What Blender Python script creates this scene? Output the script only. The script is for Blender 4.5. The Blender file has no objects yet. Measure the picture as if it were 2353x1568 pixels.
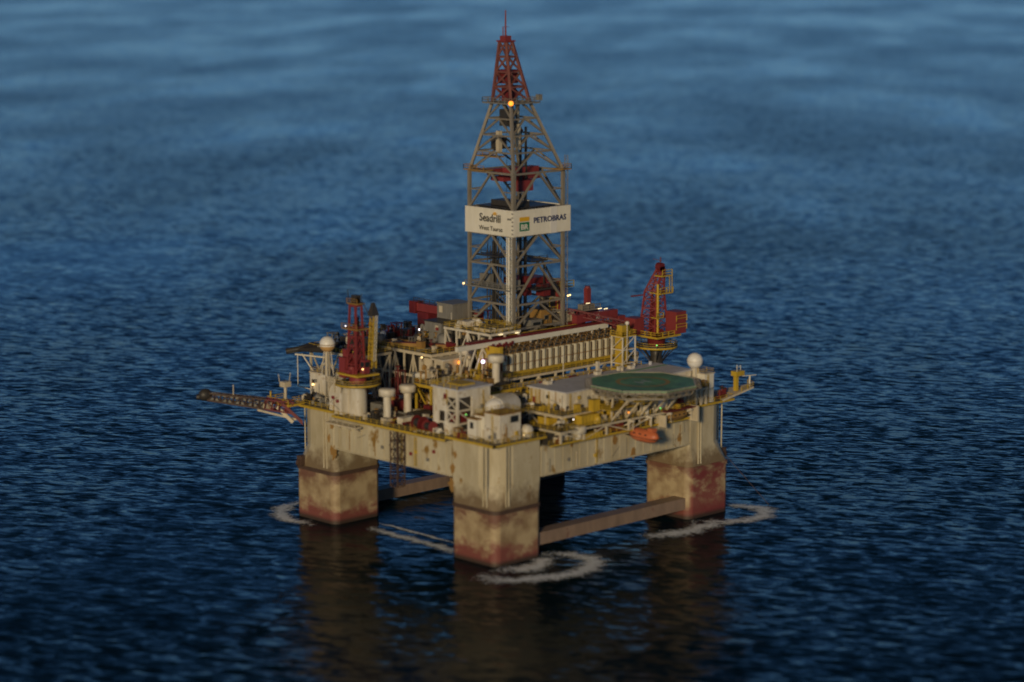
import bpy, math, random
from mathutils import Vector, Matrix
R = math.radians
random.seed(7)
S = bpy.context.scene
COL = S.collection

# ------------------------------------------------------------------ camera
cd = bpy.data.cameras.new("camera"); cam = bpy.data.objects.new("camera", cd); COL.objects.link(cam)
cam.location = (-465.5, -479.9, 161.8)
cam.rotation_euler = (R(90 - 9.7), 0, R(45.9 - 90))
cd.sensor_width = 155; cd.lens = 155 * 5771 / 2353
cd.clip_start = 5; cd.clip_end = 120000
cd.dof.use_dof = True; cd.dof.focus_distance = 765; cd.dof.aperture_fstop = 0.1
S.camera = cam

# ------------------------------------------------------------------ sky, sun, exposure
SUN_EL, SUN_AZ = R(13), math.atan2(-0.56, -0.83)      # low sun behind and left of the camera
w = bpy.data.worlds.new("World"); S.world = w; w.use_nodes = True
nt = w.node_tree; bg = nt.nodes["Background"]
sky = nt.nodes.new("ShaderNodeTexSky"); sky.sky_type = 'NISHITA'; sky.sun_disc = False
sky.sun_elevation = SUN_EL; sky.sun_rotation = math.pi / 2 - SUN_AZ
sky.altitude = 0; sky.air_density = 1.0; sky.dust_density = 0.3; sky.ozone_density = 6
tint = nt.nodes.new("ShaderNodeMixRGB"); tint.blend_type = 'MULTIPLY'; tint.inputs[0].default_value = 1; tint.inputs[2].default_value = (0.70, 0.89, 1.14, 1)   # cool dusk air
nt.links.new(sky.outputs[0], tint.inputs[1]); bg.inputs[1].default_value = 0.14
wtc = nt.nodes.new("ShaderNodeTexCoord"); wsp = nt.nodes.new("ShaderNodeSeparateXYZ"); nt.links.new(wtc.outputs['Generated'], wsp.inputs[0])
wr = nt.nodes.new("ShaderNodeValToRGB"); el = wr.color_ramp.elements          # dusk: the sky overhead is darker than the band above the horizon
el[0].position = 0.0; el[0].color = (1.7, 1.7, 1.7, 1); el[1].position = 1.0; el[1].color = (0.16, 0.16, 0.16, 1)
for p_, v_ in ((0.06, 1.5), (0.14, 1.18), (0.24, 0.66), (0.36, 0.28), (0.55, 0.12)): x_ = el.new(p_); x_.color = (v_, v_, v_, 1)
nt.links.new(wsp.outputs[2], wr.inputs[0])
dim = nt.nodes.new("ShaderNodeMixRGB"); dim.blend_type = 'MULTIPLY'; dim.inputs[0].default_value = 1
nt.links.new(tint.outputs[0], dim.inputs[1]); nt.links.new(wr.outputs[0], dim.inputs[2]); nt.links.new(dim.outputs[0], bg.inputs[0])
ld = bpy.data.lights.new("sun", 'SUN'); ld.energy = 4.6; ld.angle = R(5); ld.color = (1.0, 0.78, 0.46)
sun = bpy.data.objects.new("sun", ld); COL.objects.link(sun)
sd = Vector((math.cos(SUN_AZ) * math.cos(SUN_EL), math.sin(SUN_AZ) * math.cos(SUN_EL), math.sin(SUN_EL)))
sun.rotation_euler = sd.to_track_quat('Z', 'Y').to_euler()
S.render.engine = 'CYCLES'
S.view_settings.view_transform = 'Standard'; S.view_settings.look = 'None'
S.view_settings.exposure = -1.2; S.view_settings.gamma = 1

# ------------------------------------------------------------------ materials
def newmat(name):
    m = bpy.data.materials.new(name); m.use_nodes = True
    return m, m.node_tree, m.node_tree.nodes["Principled BSDF"]

def paint(name, col, rough=0.5, metal=0.0, rust=0.35, rustcol=(0.16, 0.075, 0.018), grime=0.5, scale=0.35, streak=0.25, grimecol=None):
    """painted steel: tone mottling, vertical streaks, rust patches"""
    m, t, b = newmat(name); N = t.nodes; L = t.links
    tc = N.new("ShaderNodeTexCoord")
    mp = N.new("ShaderNodeMapping"); mp.inputs[3].default_value = (scale, scale, scale * streak)
    L.new(tc.outputs['Object'], mp.inputs[0])
    n1 = N.new("ShaderNodeTexNoise"); n1.inputs['Scale'].default_value = 1.6; n1.inputs['Detail'].default_value = 8; n1.inputs['Roughness'].default_value = 0.68
    L.new(mp.outputs[0], n1.inputs[0])
    n2 = N.new("ShaderNodeTexNoise"); n2.inputs['Scale'].default_value = 0.55 * scale / 0.35; n2.inputs['Detail'].default_value = 6; n2.inputs['Roughness'].default_value = 0.6
    L.new(tc.outputs['Object'], n2.inputs[0])
    cr = N.new("ShaderNodeValToRGB")
    c = Vector(col); g = Vector(grimecol) if grimecol else c * 0.45
    cr.color_ramp.elements[0].position = 0.30; cr.color_ramp.elements[0].color = (*(c.lerp(g, grime)), 1)
    cr.color_ramp.elements[1].position = 0.62; cr.color_ramp.elements[1].color = (*c, 1)
    L.new(n1.outputs[0], cr.inputs[0])
    mul = N.new("ShaderNodeMath"); mul.operation = 'MULTIPLY'; L.new(n1.outputs[0], mul.inputs[0]); L.new(n2.outputs[0], mul.inputs[1])
    r2 = N.new("ShaderNodeMapRange"); r2.inputs[1].default_value = 0.30 + 0.09 * (1 - rust) ; r2.inputs[2].default_value = r2.inputs[1].default_value + 0.06
    r2.inputs[3].default_value = 0; r2.inputs[4].default_value = min(1.0, rust * 1.8)
    L.new(mul.outputs[0], r2.inputs[0])
    mx = N.new("ShaderNodeMixRGB"); mx.inputs[2].default_value = (*rustcol, 1)
    L.new(r2.outputs[0], mx.inputs[0]); L.new(cr.outputs[0], mx.inputs[1]); L.new(mx.outputs[0], b.inputs['Base Color'])
    b.inputs['Roughness'].default_value = rough; b.inputs['Metallic'].default_value = metal
    bp = N.new("ShaderNodeBump"); bp.inputs['Strength'].default_value = 0.25; bp.inputs['Distance'].default_value = 0.12
    L.new(n2.outputs[0], bp.inputs['Height']); L.new(bp.outputs[0], b.inputs['Normal'])
    return m

M = {}
M['hull'] = paint('hull paint', (0.56, 0.50, 0.36), 0.5, rust=0.7, rustcol=(0.27, 0.155, 0.03), grime=0.75, scale=0.13, streak=0.3, grimecol=(0.33, 0.26, 0.14))
M['white'] = paint('white paint', (0.72, 0.68, 0.60), 0.45, rust=0.6, rustcol=(0.32, 0.19, 0.06), grime=0.75, scale=0.3, grimecol=(0.42, 0.34, 0.2))
M['clean'] = paint('clean white paint', (0.74, 0.71, 0.63), 0.45, rust=0.12, rustcol=(0.4, 0.3, 0.16), grime=0.35, scale=0.3, grimecol=(0.5, 0.46, 0.36))
M['cream'] = paint('cream paint', (0.62, 0.54, 0.40), 0.5, rust=0.35, rustcol=(0.28, 0.15, 0.03), grime=0.5, scale=0.4)
M['steel'] = paint('grey galvanised steel', (0.29, 0.255, 0.205), 0.5, metal=0.2, rust=0.35, rustcol=(0.18, 0.1, 0.04), scale=0.5)
M['grey'] = paint('grey paint', (0.22, 0.21, 0.19), 0.55, rust=0.3, scale=0.5)
M['dark'] = paint('dark oily steel', (0.045, 0.04, 0.036), 0.5, rust=0.4, rustcol=(0.1, 0.05, 0.02), scale=0.6)
M['red'] = paint('red crane paint', (0.24, 0.036, 0.038), 0.55, rust=0.4, rustcol=(0.14, 0.04, 0.02), grime=0.45, scale=0.4)
M['maroon'] = paint('dark red paint', (0.16, 0.018, 0.02), 0.5, rust=0.2, grime=0.5)
M['yellow'] = paint('yellow paint', (0.55, 0.37, 0.035), 0.5, rust=0.35, rustcol=(0.2, 0.12, 0.03), grime=0.5)
M['orange'] = paint('orange glassfibre', (0.58, 0.16, 0.07), 0.35, rust=0.0, grime=0.3)
M['roof'] = paint('pale grey roof coating', (0.62, 0.62, 0.66), 0.6, rust=0.12, grime=0.45, scale=0.2, streak=1.0)
M['deck'] = paint('worn deck plating', (0.13, 0.12, 0.10), 0.65, rust=0.5, rustcol=(0.22, 0.14, 0.04), scale=0.35, streak=1.0)
M['green'] = paint('green deck paint', (0.15, 0.40, 0.19), 0.5, rust=0.0, grime=0.9, scale=0.12, streak=1.0, grimecol=(0.05, 0.12, 0.08))
M['brownline'] = paint('worn circle line paint', (0.40, 0.29, 0.09), 0.6, rust=0.1, streak=1.0)
M['glass'] = newmat('dark window glass')[0]
M['glass'].node_tree.nodes['Principled BSDF'].inputs['Base Color'].default_value = (0.02, 0.025, 0.03, 1)
M['glass'].node_tree.nodes['Principled BSDF'].inputs['Roughness'].default_value = 0.12
M['ink'] = paint('navy lettering', (0.015, 0.03, 0.12), 0.5, rust=0, grime=0.1)
M['blackink'] = paint('black lettering', (0.02, 0.02, 0.02), 0.5, rust=0, grime=0.1)
M['logogreen'] = paint('logo green', (0.0, 0.17, 0.075), 0.5, rust=0, grime=0.1)
M['logoyellow'] = paint('logo yellow', (0.75, 0.42, 0.02), 0.5, rust=0, grime=0.1)
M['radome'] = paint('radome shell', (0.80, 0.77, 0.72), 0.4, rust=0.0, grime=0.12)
M['rust'] = paint('rusty ochre steel', (0.34, 0.19, 0.05), 0.7, rust=0.4, grime=0.5)

def colmat(name='weathered column paint', redface=False, top=False):
    """lower column: cream with antifouling red showing from below"""
    m, t, b = newmat(name); N = t.nodes; L = t.links
    tc = N.new("ShaderNodeTexCoord"); sep = N.new("ShaderNodeSeparateXYZ"); L.new(tc.outputs['Object'], sep.inputs[0])
    mp = N.new("ShaderNodeMapping"); mp.inputs[3].default_value = (0.14, 0.14, 0.22); L.new(tc.outputs['Object'], mp.inputs[0])
    n1 = N.new("ShaderNodeTexNoise"); n1.inputs['Scale'].default_value = 1.2; n1.inputs['Detail'].default_value = 9; n1.inputs['Roughness'].default_value = 0.66; L.new(mp.outputs[0], n1.inputs[0])
    # height + noise decides how much red shows
    a = N.new("ShaderNodeMath"); a.operation = 'MULTIPLY_ADD'; a.inputs[1].default_value = 17.0; a.inputs[2].default_value = -8.5; L.new(n1.outputs[0], a.inputs[0])
    s = N.new("ShaderNodeMath"); s.operation = 'ADD'; L.new(a.outputs[0], s.inputs[0]); L.new(sep.outputs[2], s.inputs[1])
    mr = N.new("ShaderNodeMapRange"); mr.inputs[1].default_value = 2.2; mr.inputs[2].default_value = 5.6; mr.inputs[3].default_value = 1; mr.inputs[4].default_value = 0; L.new(s.outputs[0], mr.inputs[0])
    mr2 = N.new("ShaderNodeMapRange"); mr2.inputs[1].default_value = 10.4; mr2.inputs[2].default_value = 13.5; mr2.inputs[3].default_value = 0; mr2.inputs[4].default_value = 0.8; L.new(s.outputs[0], mr2.inputs[0])
    n2 = N.new("ShaderNodeTexNoise"); n2.inputs['Scale'].default_value = 0.25; n2.inputs['Detail'].default_value = 8; L.new(tc.outputs['Object'], n2.inputs[0])
    cr = N.new("ShaderNodeValToRGB"); e = cr.color_ramp.elements
    e[0].position = 0.36; e[0].color = (0.27, 0.185, 0.10, 1); e[1].position = 0.60; e[1].color = (0.44, 0.34, 0.20, 1)
    L.new(n2.outputs[0], cr.inputs[0])
    m1 = N.new("ShaderNodeMixRGB"); m1.inputs[2].default_value = (0.20, 0.062, 0.048, 1); L.new(mr.outputs[0], m1.inputs[0]); L.new(cr.outputs[0], m1.inputs[1])
    m2 = N.new("ShaderNodeMixRGB"); m2.inputs[2].default_value = (0.13, 0.04, 0.032, 1); L.new(mr2.outputs[0], m2.inputs[0]); L.new(m1.outputs[0], m2.inputs[1])
    if redface:     # antifouling left bare on the flank facing the near right girder
        fy = N.new("ShaderNodeMapRange"); fy.inputs[1].default_value = -39.15; fy.inputs[2].default_value = -38.6; fy.inputs[3].default_value = 0.85; fy.inputs[4].default_value = 0; L.new(sep.outputs[1], fy.inputs[0])
        fz = N.new("ShaderNodeMapRange"); fz.inputs[1].default_value = 0.42; fz.inputs[2].default_value = 0.56; L.new(n1.outputs[0], fz.inputs[0])
        fm = N.new("ShaderNodeMath"); fm.operation = 'MULTIPLY'; L.new(fy.outputs[0], fm.inputs[0]); L.new(fz.outputs[0], fm.inputs[1])
        mf = N.new("ShaderNodeMixRGB"); mf.inputs[2].default_value = (0.19, 0.03, 0.035, 1); L.new(fm.outputs[0], mf.inputs[0]); L.new(m2.outputs[0], mf.inputs[1]); m2 = mf
    # weed line at the water
    mr3 = N.new("ShaderNodeMapRange"); mr3.inputs[1].default_value = 0.5; mr3.inputs[2].default_value = 1.6; mr3.inputs[3].default_value = 0.85; mr3.inputs[4].default_value = 0; L.new(sep.outputs[2], mr3.inputs[0])
    m3 = N.new("ShaderNodeMixRGB"); m3.inputs[2].default_value = (0.03, 0.03, 0.02, 1); L.new(mr3.outputs[0], m3.inputs[0]); L.new(m2.outputs[0], m3.inputs[1])
    L.new(m3.outputs[0], b.inputs['Base Color']); b.inputs['Roughness'].default_value = 0.55
    bp = N.new("ShaderNodeBump"); bp.inputs['Strength'].default_value = 0.4; bp.inputs['Distance'].default_value = 0.15; L.new(n2.outputs[0], bp.inputs['Height']); L.new(bp.outputs[0], b.inputs['Normal'])
    return m
M['column'] = colmat()
def shoulder():
    m = M['hull'].copy(); m.name = 'stained shoulder paint'; t = m.node_tree; N = t.nodes; L = t.links; b = N["Principled BSDF"]
    src = b.inputs['Base Color'].links[0].from_socket
    tc = N.new("ShaderNodeTexCoord"); sep = N.new("ShaderNodeSeparateXYZ"); L.new(tc.outputs['Object'], sep.inputs[0])
    n = N.new("ShaderNodeTexNoise"); n.inputs['Scale'].default_value = 0.28; n.inputs['Detail'].default_value = 9; n.inputs['Roughness'].default_value = 0.65; L.new(tc.outputs['Object'], n.inputs[0])
    a = N.new("ShaderNodeMath"); a.operation = 'MULTIPLY_ADD'; a.inputs[1].default_value = 16; a.inputs[2].default_value = -8; L.new(n.outputs[0], a.inputs[0])
    q = N.new("ShaderNodeMath"); q.operation = 'ADD'; L.new(a.outputs[0], q.inputs[0]); L.new(sep.outputs[2], q.inputs[1])
    r = N.new("ShaderNodeMapRange"); r.inputs[1].default_value = 15.5; r.inputs[2].default_value = 20.5; r.inputs[3].default_value = 0.9; r.inputs[4].default_value = 0; L.new(q.outputs[0], r.inputs[0])
    x = N.new("ShaderNodeMixRGB"); x.inputs[2].default_value = (0.17, 0.115, 0.06, 1); L.new(r.outputs[0], x.inputs[0]); L.new(src, x.inputs[1]); L.new(x.outputs[0], b.inputs['Base Color'])
    return m
M['shoulder'] = shoulder()
M['columnred'] = colmat('red flanked column paint', True)
M['bracepaint'] = paint('brown stained brace', (0.27, 0.19, 0.14), 0.55, rust=0.4, rustcol=(0.14, 0.06, 0.04), grime=0.6, scale=0.2)
M['darkrust'] = paint('dark rusted steel', (0.085, 0.05, 0.035), 0.65, rust=0.3, grime=0.5)

def lampmat(name, col, power):
    m, t, b = newmat(name)
    b.inputs['Base Color'].default_value = (*col, 1); b.inputs['Emission Color'].default_value = (*col, 1); b.inputs['Emission Strength'].default_value = power
    return m
M['l_orange'] = lampmat('orange lamp', (1.0, 0.30, 0.03), 4.5)
M['l_warm'] = lampmat('warm lamp', (1.0, 0.66, 0.26), 7)
M['l_white'] = lampmat('white lamp', (1.0, 0.93, 0.95), 8)
M['l_violet'] = lampmat('violet white lamp', (0.85, 0.68, 1.0), 8)
M['l_green'] = lampmat('green lamp', (0.25, 1.0, 0.2), 3)

def seamat():
    """water whose facets tilt with three sizes of wave; gust patches change how steep the chop is"""
    m, t, b = newmat('sea water'); N = t.nodes; L = t.links
    b.inputs['Base Color'].default_value = (0.001, 0.011, 0.017, 1)
    b.inputs['IOR'].default_value = 1.115
    
    tc = N.new("ShaderNodeTexCoord")
    def noise(az, sx, sy, det, rough=0.55, dist=0.0):
        rot = N.new("ShaderNodeMapping"); rot.inputs[2].default_value = (0, 0, -R(az)); L.new(tc.outputs['Object'], rot.inputs[0])
        mp = N.new("ShaderNodeMapping"); mp.inputs[3].default_value = (sx, sy, 1); L.new(rot.outputs[0], mp.inputs[0])
        n = N.new("ShaderNodeTexNoise"); n.inputs['Scale'].default_value = 1.0; n.inputs['Detail'].default_value = det
        n.inputs['Roughness'].default_value = rough; n.inputs['Distortion'].default_value = dist
        L.new(mp.outputs[0], n.inputs[0]); return n
    def vm(op, a, bb):
        x = N.new("ShaderNodeVectorMath"); x.operation = op
        for k, v in ((0, a), (1, bb)):
            if isinstance(v, tuple): x.inputs[k].default_value = v
            else: L.new(v, x.inputs[k])
        return x.outputs[0]
    swell = noise(22, 1 / 20, 1 / 48, 2, 0.5, 0.3)
    chop = noise(30, 1 / 2.9, 1 / 6.5, 5, 0.68, 0.5)
    gust = noise(40, 1 / 420, 1 / 180, 6, 0.62, 0.25)
    g = N.new("ShaderNodeMapRange"); g.inputs[1].default_value = 0.36; g.inputs[2].default_value = 0.64; g.inputs[3].default_value = GUST[0]; g.inputs[4].default_value = GUST[1]; L.new(gust.outputs[0], g.inputs[0])
    gr = N.new("ShaderNodeMapRange"); gr.inputs[1].default_value = 0.38; gr.inputs[2].default_value = 0.62; gr.inputs[3].default_value = 0.13; gr.inputs[4].default_value = 0.215; L.new(gust.outputs[0], gr.inputs[0]); L.new(gr.outputs[0], b.inputs['Roughness'])   # ruffled water is rougher below the size of the chop
    a1 = vm('MULTIPLY', vm('SUBTRACT', swell.outputs[1], (0.5, 0.5, 0.5)), (SWELL, SWELL, 0))
    a2 = vm('MULTIPLY', vm('SUBTRACT', chop.outputs[1], (0.5, 0.5, 0.5)), (CHOP, CHOP, 0))
    sc = N.new("ShaderNodeVectorMath"); sc.operation = 'SCALE'; L.new(a2, sc.inputs[0]); L.new(g.outputs[0], sc.inputs['Scale'])
    nn = N.new("ShaderNodeVectorMath"); nn.operation = 'NORMALIZE'; L.new(vm('ADD', vm('ADD', a1, sc.outputs[0]), (0, 0, 1)), nn.inputs[0])
    L.new(nn.outputs[0], b.inputs['Normal'])
    return m
GUST, SWELL, CHOP = (0.45, 1.55), 0.08, 0.62
M['sea'] = seamat()

def foammat():
    m, t, b = newmat('foam'); N = t.nodes; L = t.links
    b.inputs['Base Color'].default_value = (0.82, 0.88, 0.95, 1); b.inputs['Roughness'].default_value = 0.8
    tc = N.new("ShaderNodeTexCoord")
    n = N.new("ShaderNodeTexNoise"); n.inputs['Scale'].default_value = 0.34; n.inputs['Detail'].default_value = 10; n.inputs['Roughness'].default_value = 0.75; n.inputs['Distortion'].default_value = 2.4
    L.new(tc.outputs['Object'], n.inputs[0])
    at = N.new("ShaderNodeAttribute"); at.attribute_name = 'edge'
    a = N.new("ShaderNodeMath"); a.operation = 'MULTIPLY_ADD'; a.inputs[1].default_value = 0.42; L.new(at.outputs['Fac'], a.inputs[0]); L.new(n.outputs[0], a.inputs[2])
    mr = N.new("ShaderNodeMapRange"); mr.inputs[1].default_value = 0.58; mr.inputs[2].default_value = 0.86; mr.inputs[3].default_value = 0; mr.inputs[4].default_value = 0.95; L.new(a.outputs[0], mr.inputs[0])
    L.new(mr.outputs[0], b.inputs['Alpha'])
    return m
M['foam'] = foammat()

# ------------------------------------------------------------------ mesh helpers
def tag(o, label=None, cat=None, group=None, kind=None):
    if label: o['label'] = label
    if cat: o['category'] = cat
    if group: o['group'] = group
    if kind: o['kind'] = kind
    return o
def thing(name, label, cat, loc=(0, 0, 0), group=None):
    o = bpy.data.objects.new(name, None); COL.objects.link(o); o.location = loc; o.empty_display_size = 0.5
    return tag(o, label, cat, group)
def origin(o):
    v = Vector((0, 0, 0))
    while o: v += Vector(o.location); o = o.parent
    return v
class MB:
    WHOLE = ('railing', 'corrugation', 'wall_rib', 'stiffener', 'roller', 'connector', 'cable_chain', 'safety_net', 'porthole', 'edge_plate', 'stacked_pipe', 'racked_pipe', 'corner_clip', 'sunburst_logo', 'buoyancy_body', 'landing_letter', 'platform', 'ring_railing', 'caged_ladder', 'dark_pipe', 'ochre_pipe')
    def __init__(s): s.v = []; s.f = []; s.sm = []; s.st = []; s.hold = False
    def add(s, vs, fs, smooth=False):
        n = len(s.v)
        if not s.hold: s.st.append((n, len(s.f)))
        s.v += [tuple(v) for v in vs]; s.f += [tuple(i + n for i in f) for f in fs]; s.sm += [smooth] * len(fs); return s
    def mm(s, a, b):
        x0, y0, z0 = a; x1, y1, z1 = b
        return s.add([(x0, y0, z0), (x1, y0, z0), (x1, y1, z0), (x0, y1, z0), (x0, y0, z1), (x1, y0, z1), (x1, y1, z1), (x0, y1, z1)],
                     [(0, 3, 2, 1), (4, 5, 6, 7), (0, 1, 5, 4), (1, 2, 6, 5), (2, 3, 7, 6), (3, 0, 4, 7)])
    def box(s, c, d, rz=0.0):
        x, y, z = (k / 2 for k in d); q = Matrix.Rotation(rz, 3, 'Z'); c = Vector(c)
        vs = [c + q @ Vector(p) for p in ((-x, -y, -z), (x, -y, -z), (x, y, -z), (-x, y, -z), (-x, -y, z), (x, -y, z), (x, y, z), (-x, y, z))]
        return s.add(vs, [(0, 3, 2, 1), (4, 5, 6, 7), (0, 1, 5, 4), (1, 2, 6, 5), (2, 3, 7, 6), (3, 0, 4, 7)])
    def frame(s, p, q):
        d = (Vector(q) - Vector(p)).normalized(); u = Vector((0, 0, 1)) if abs(d.z) < 0.95 else Vector((0, 1, 0))
        r = d.cross(u).normalized(); return d, r, r.cross(d)
    def beam(s, p, q, w, h=None):
        h = h or w; p = Vector(p); q = Vector(q); d, r, u = s.frame(p, q); vs = []
        for e in (p, q):
            for a, b in ((-1, -1), (1, -1), (1, 1), (-1, 1)): vs.append(e + r * a * w / 2 + u * b * h / 2)
        return s.add(vs, [(0, 1, 2, 3), (7, 6, 5, 4), (0, 4, 5, 1), (1, 5, 6, 2), (2, 6, 7, 3), (3, 7, 4, 0)])
    def tube(s, p, q, r0, r1=None, n=10):
        r1 = r0 if r1 is None else r1; p = Vector(p); q = Vector(q); d, r, u = s.frame(p, q)
        ring = lambda e, rr: [e + (r * math.cos(2 * math.pi * i / n) + u * math.sin(2 * math.pi * i / n)) * rr for i in range(n)]
        a = ring(p, r0); b = ring(q, r1)
        s.add(a + b, [(i, i + n, (i + 1) % n + n, (i + 1) % n) for i in range(n)], True); s.hold = True
        s.add(a, [tuple(range(n))]); s.add(b, [tuple(reversed(range(n)))]); s.hold = False; return s
    def lathe(s, c, prof, n=20):
        c = Vector(c); vs = []; fs = []
        for r, z in prof: vs += [c + Vector((r * math.cos(2 * math.pi * i / n), r * math.sin(2 * math.pi * i / n), z)) for i in range(n)]
        for k in range(len(prof) - 1): fs += [(k * n + i, k * n + (i + 1) % n, (k + 1) * n + (i + 1) % n, (k + 1) * n + i) for i in range(n)]
        return s.add(vs, fs, True)
    def ball(s, c, r, n=24, z0=-1.0, sx=1, sy=1, sz=1):
        prof = []; m = n // 2
        for k in range(m + 1):
            a = -math.pi / 2 + math.pi * k / m
            prof.append((r * math.cos(a) + 1e-4, r * math.sin(a)))
        k0 = len(s.v); s.lathe(c, prof, n); c = Vector(c)
        for i in range(k0, len(s.v)):
            d = Vector(s.v[i]) - c; s.v[i] = (c.x + d.x * sx, c.y + d.y * sy, c.z + d.z * sz)
        return s
    def prism(s, pts, z0, z1):
        n = len(pts)
        return s.add([(x, y, z0) for x, y in pts] + [(x, y, z1) for x, y in pts],
                     [tuple(reversed(range(n))), tuple(range(n, 2 * n))] + [(i, (i + 1) % n, (i + 1) % n + n, i + n) for i in range(n)])
    def rail(s, pts, h=1.2, step=2.2, w=0.11, closed=False):
        if closed: pts = list(pts) + [pts[0]]
        for p, q in zip(pts, pts[1:]):
            p = Vector(p); q = Vector(q); n = max(1, int((q - p).length / step))
            for i in range(n + 1):
                e = p.lerp(q, i / n); s.beam(e, e + Vector((0, 0, h)), w)
            for k in (0.5, 1.0): s.beam(p + Vector((0, 0, h * k)), q + Vector((0, 0, h * k)), w * 0.9)
        return s
    def truss(s, p, q, wd, n, w, x=False):
        """planar ladder truss between chord p0-q0 and p1-q1"""
        p0, p1 = map(Vector, p); q0, q1 = map(Vector, q)
        s.beam(p0, q0, w); s.beam(p1, q1, w)
        for i in range(n + 1):
            a = p0.lerp(q0, i / n); b = p1.lerp(q1, i / n); s.beam(a, b, w * 0.7)
            if i < n:
                c = p1.lerp(q1, (i + 1) / n); d = p0.lerp(q0, (i + 1) / n)
                if i % 2 or x: s.beam(b, d, w * 0.65)
                if not i % 2 or x: s.beam(a, c, w * 0.65)
        return s
    def lattice(s, p, q, w0, w1, n, t, up=(0, 0, 1)):
        """square lattice boom"""
        p = Vector(p); q = Vector(q); d = (q - p).normalized(); u = Vector(up); r = d.cross(u)
        if r.length < 0.01: r = Vector((1, 0, 0))
        r.normalize(); u = r.cross(d)
        cor = lambda k: [p.lerp(q, k) + r * a * (w0 + (w1 - w0) * k) / 2 + u * b * (w0 + (w1 - w0) * k) / 2 for a, b in ((-1, -1), (1, -1), (1, 1), (-1, 1))]
        prev = cor(0)
        for i in range(1, n + 1):
            cur = cor(i / n)
            for j in range(4):
                s.beam(prev[j], cur[j], t); s.beam(cur[j], cur[(j + 1) % 4], t * 0.7)
                s.beam(prev[j] if i % 2 else prev[(j + 1) % 4], cur[(j + 1) % 4] if i % 2 else cur[j], t * 0.6)
            prev = cur
        return s
    def pieces(s):
        """groups of primitives that touch each other"""
        ends = s.st[1:] + [(len(s.v), len(s.f))]; bx = []
        for (a, _), (b, _) in zip(s.st, ends):
            q = s.v[a:b]; bx.append(([min(p[i] for p in q) - 0.06 for i in range(3)], [max(p[i] for p in q) + 0.06 for i in range(3)]))
        par = list(range(len(bx)))
        def find(i):
            while par[i] != i: i = par[i]
            return i
        for i in range(len(bx)):
            for j in range(i):
                if all(bx[i][0][k] <= bx[j][1][k] and bx[j][0][k] <= bx[i][1][k] for k in range(3)): par[find(i)] = find(j)
        groups = {}
        for i in range(len(bx)): groups.setdefault(find(i), []).append(i)
        out = []
        for g in groups.values():
            m = MB()
            for i in g:
                (a, fa), (b, fb) = s.st[i], ends[i]; n = len(m.v); m.st.append((n, len(m.f)))
                m.v += s.v[a:b]; m.f += [tuple(k - a + n for k in f) for f in s.f[fa:fb]]; m.sm += s.sm[fa:fb]
            out.append(m)
        return out
    def build(s, name, mat, parent=None, label=None):
        if parent and name not in s.WHOLE and len(s.st) > 1:
            P_ = s.pieces()
            if 1 < len(P_) <= 40: return [p.mesh(name, mat, parent, label) for p in P_][0]
        return s.mesh(name, mat, parent, label)
    def mesh(s, name, mat, parent=None, label=None):
        me = bpy.data.meshes.new(name); o0 = origin(parent) if parent else Vector((0, 0, 0))
        me.from_pydata([(v[0] - o0.x, v[1] - o0.y, v[2] - o0.z) for v in s.v], [], s.f); me.update()
        me.polygons.foreach_set('use_smooth', s.sm)
        me.materials.append(M[mat] if isinstance(mat, str) else mat)
        o = bpy.data.objects.new(name, me); COL.objects.link(o)
        if parent: o.parent = parent
        if label: o['label'] = label
        return o
def text(txt, parent, name, mat, origin_, right, size, bold=0.0, up=(0, 0, 1), width=None, xs=1.0):
    c = bpy.data.curves.new(name, 'FONT'); c.body = txt; c.size = size; c.extrude = 0.03; c.offset = bold; c.resolution_u = 3
    o = bpy.data.objects.new(name, c); COL.objects.link(o); bpy.context.view_layer.update()
    me = bpy.data.meshes.new_from_object(o.evaluated_get(bpy.context.evaluated_depsgraph_get())); bpy.data.objects.remove(o)
    r = Vector(right); u = Vector(up); n = r.cross(u); base = Vector(origin_) - origin(parent)
    xm = max(v.co.x for v in me.vertices); k = (width / xm) if width else xs
    for v in me.vertices: x, y, z = v.co; v.co = base + r * x * k + u * y + n * z
    me.name = name; me.materials.clear(); me.materials.append(M[mat])
    q = bpy.data.objects.new(name, me); COL.objects.link(q); q.parent = parent; return q

# ------------------------------------------------------------------ sea
me = bpy.data.meshes.new('sea'); B = 40000
me.from_pydata([(-B, -B, 0), (B, -B, 0), (B, B, 0), (-B, B, 0)], [], [(0, 1, 2, 3)]); me.materials.append(M['sea'])
o = bpy.data.objects.new('sea', me); COL.objects.link(o); tag(o, kind='structure')

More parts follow.
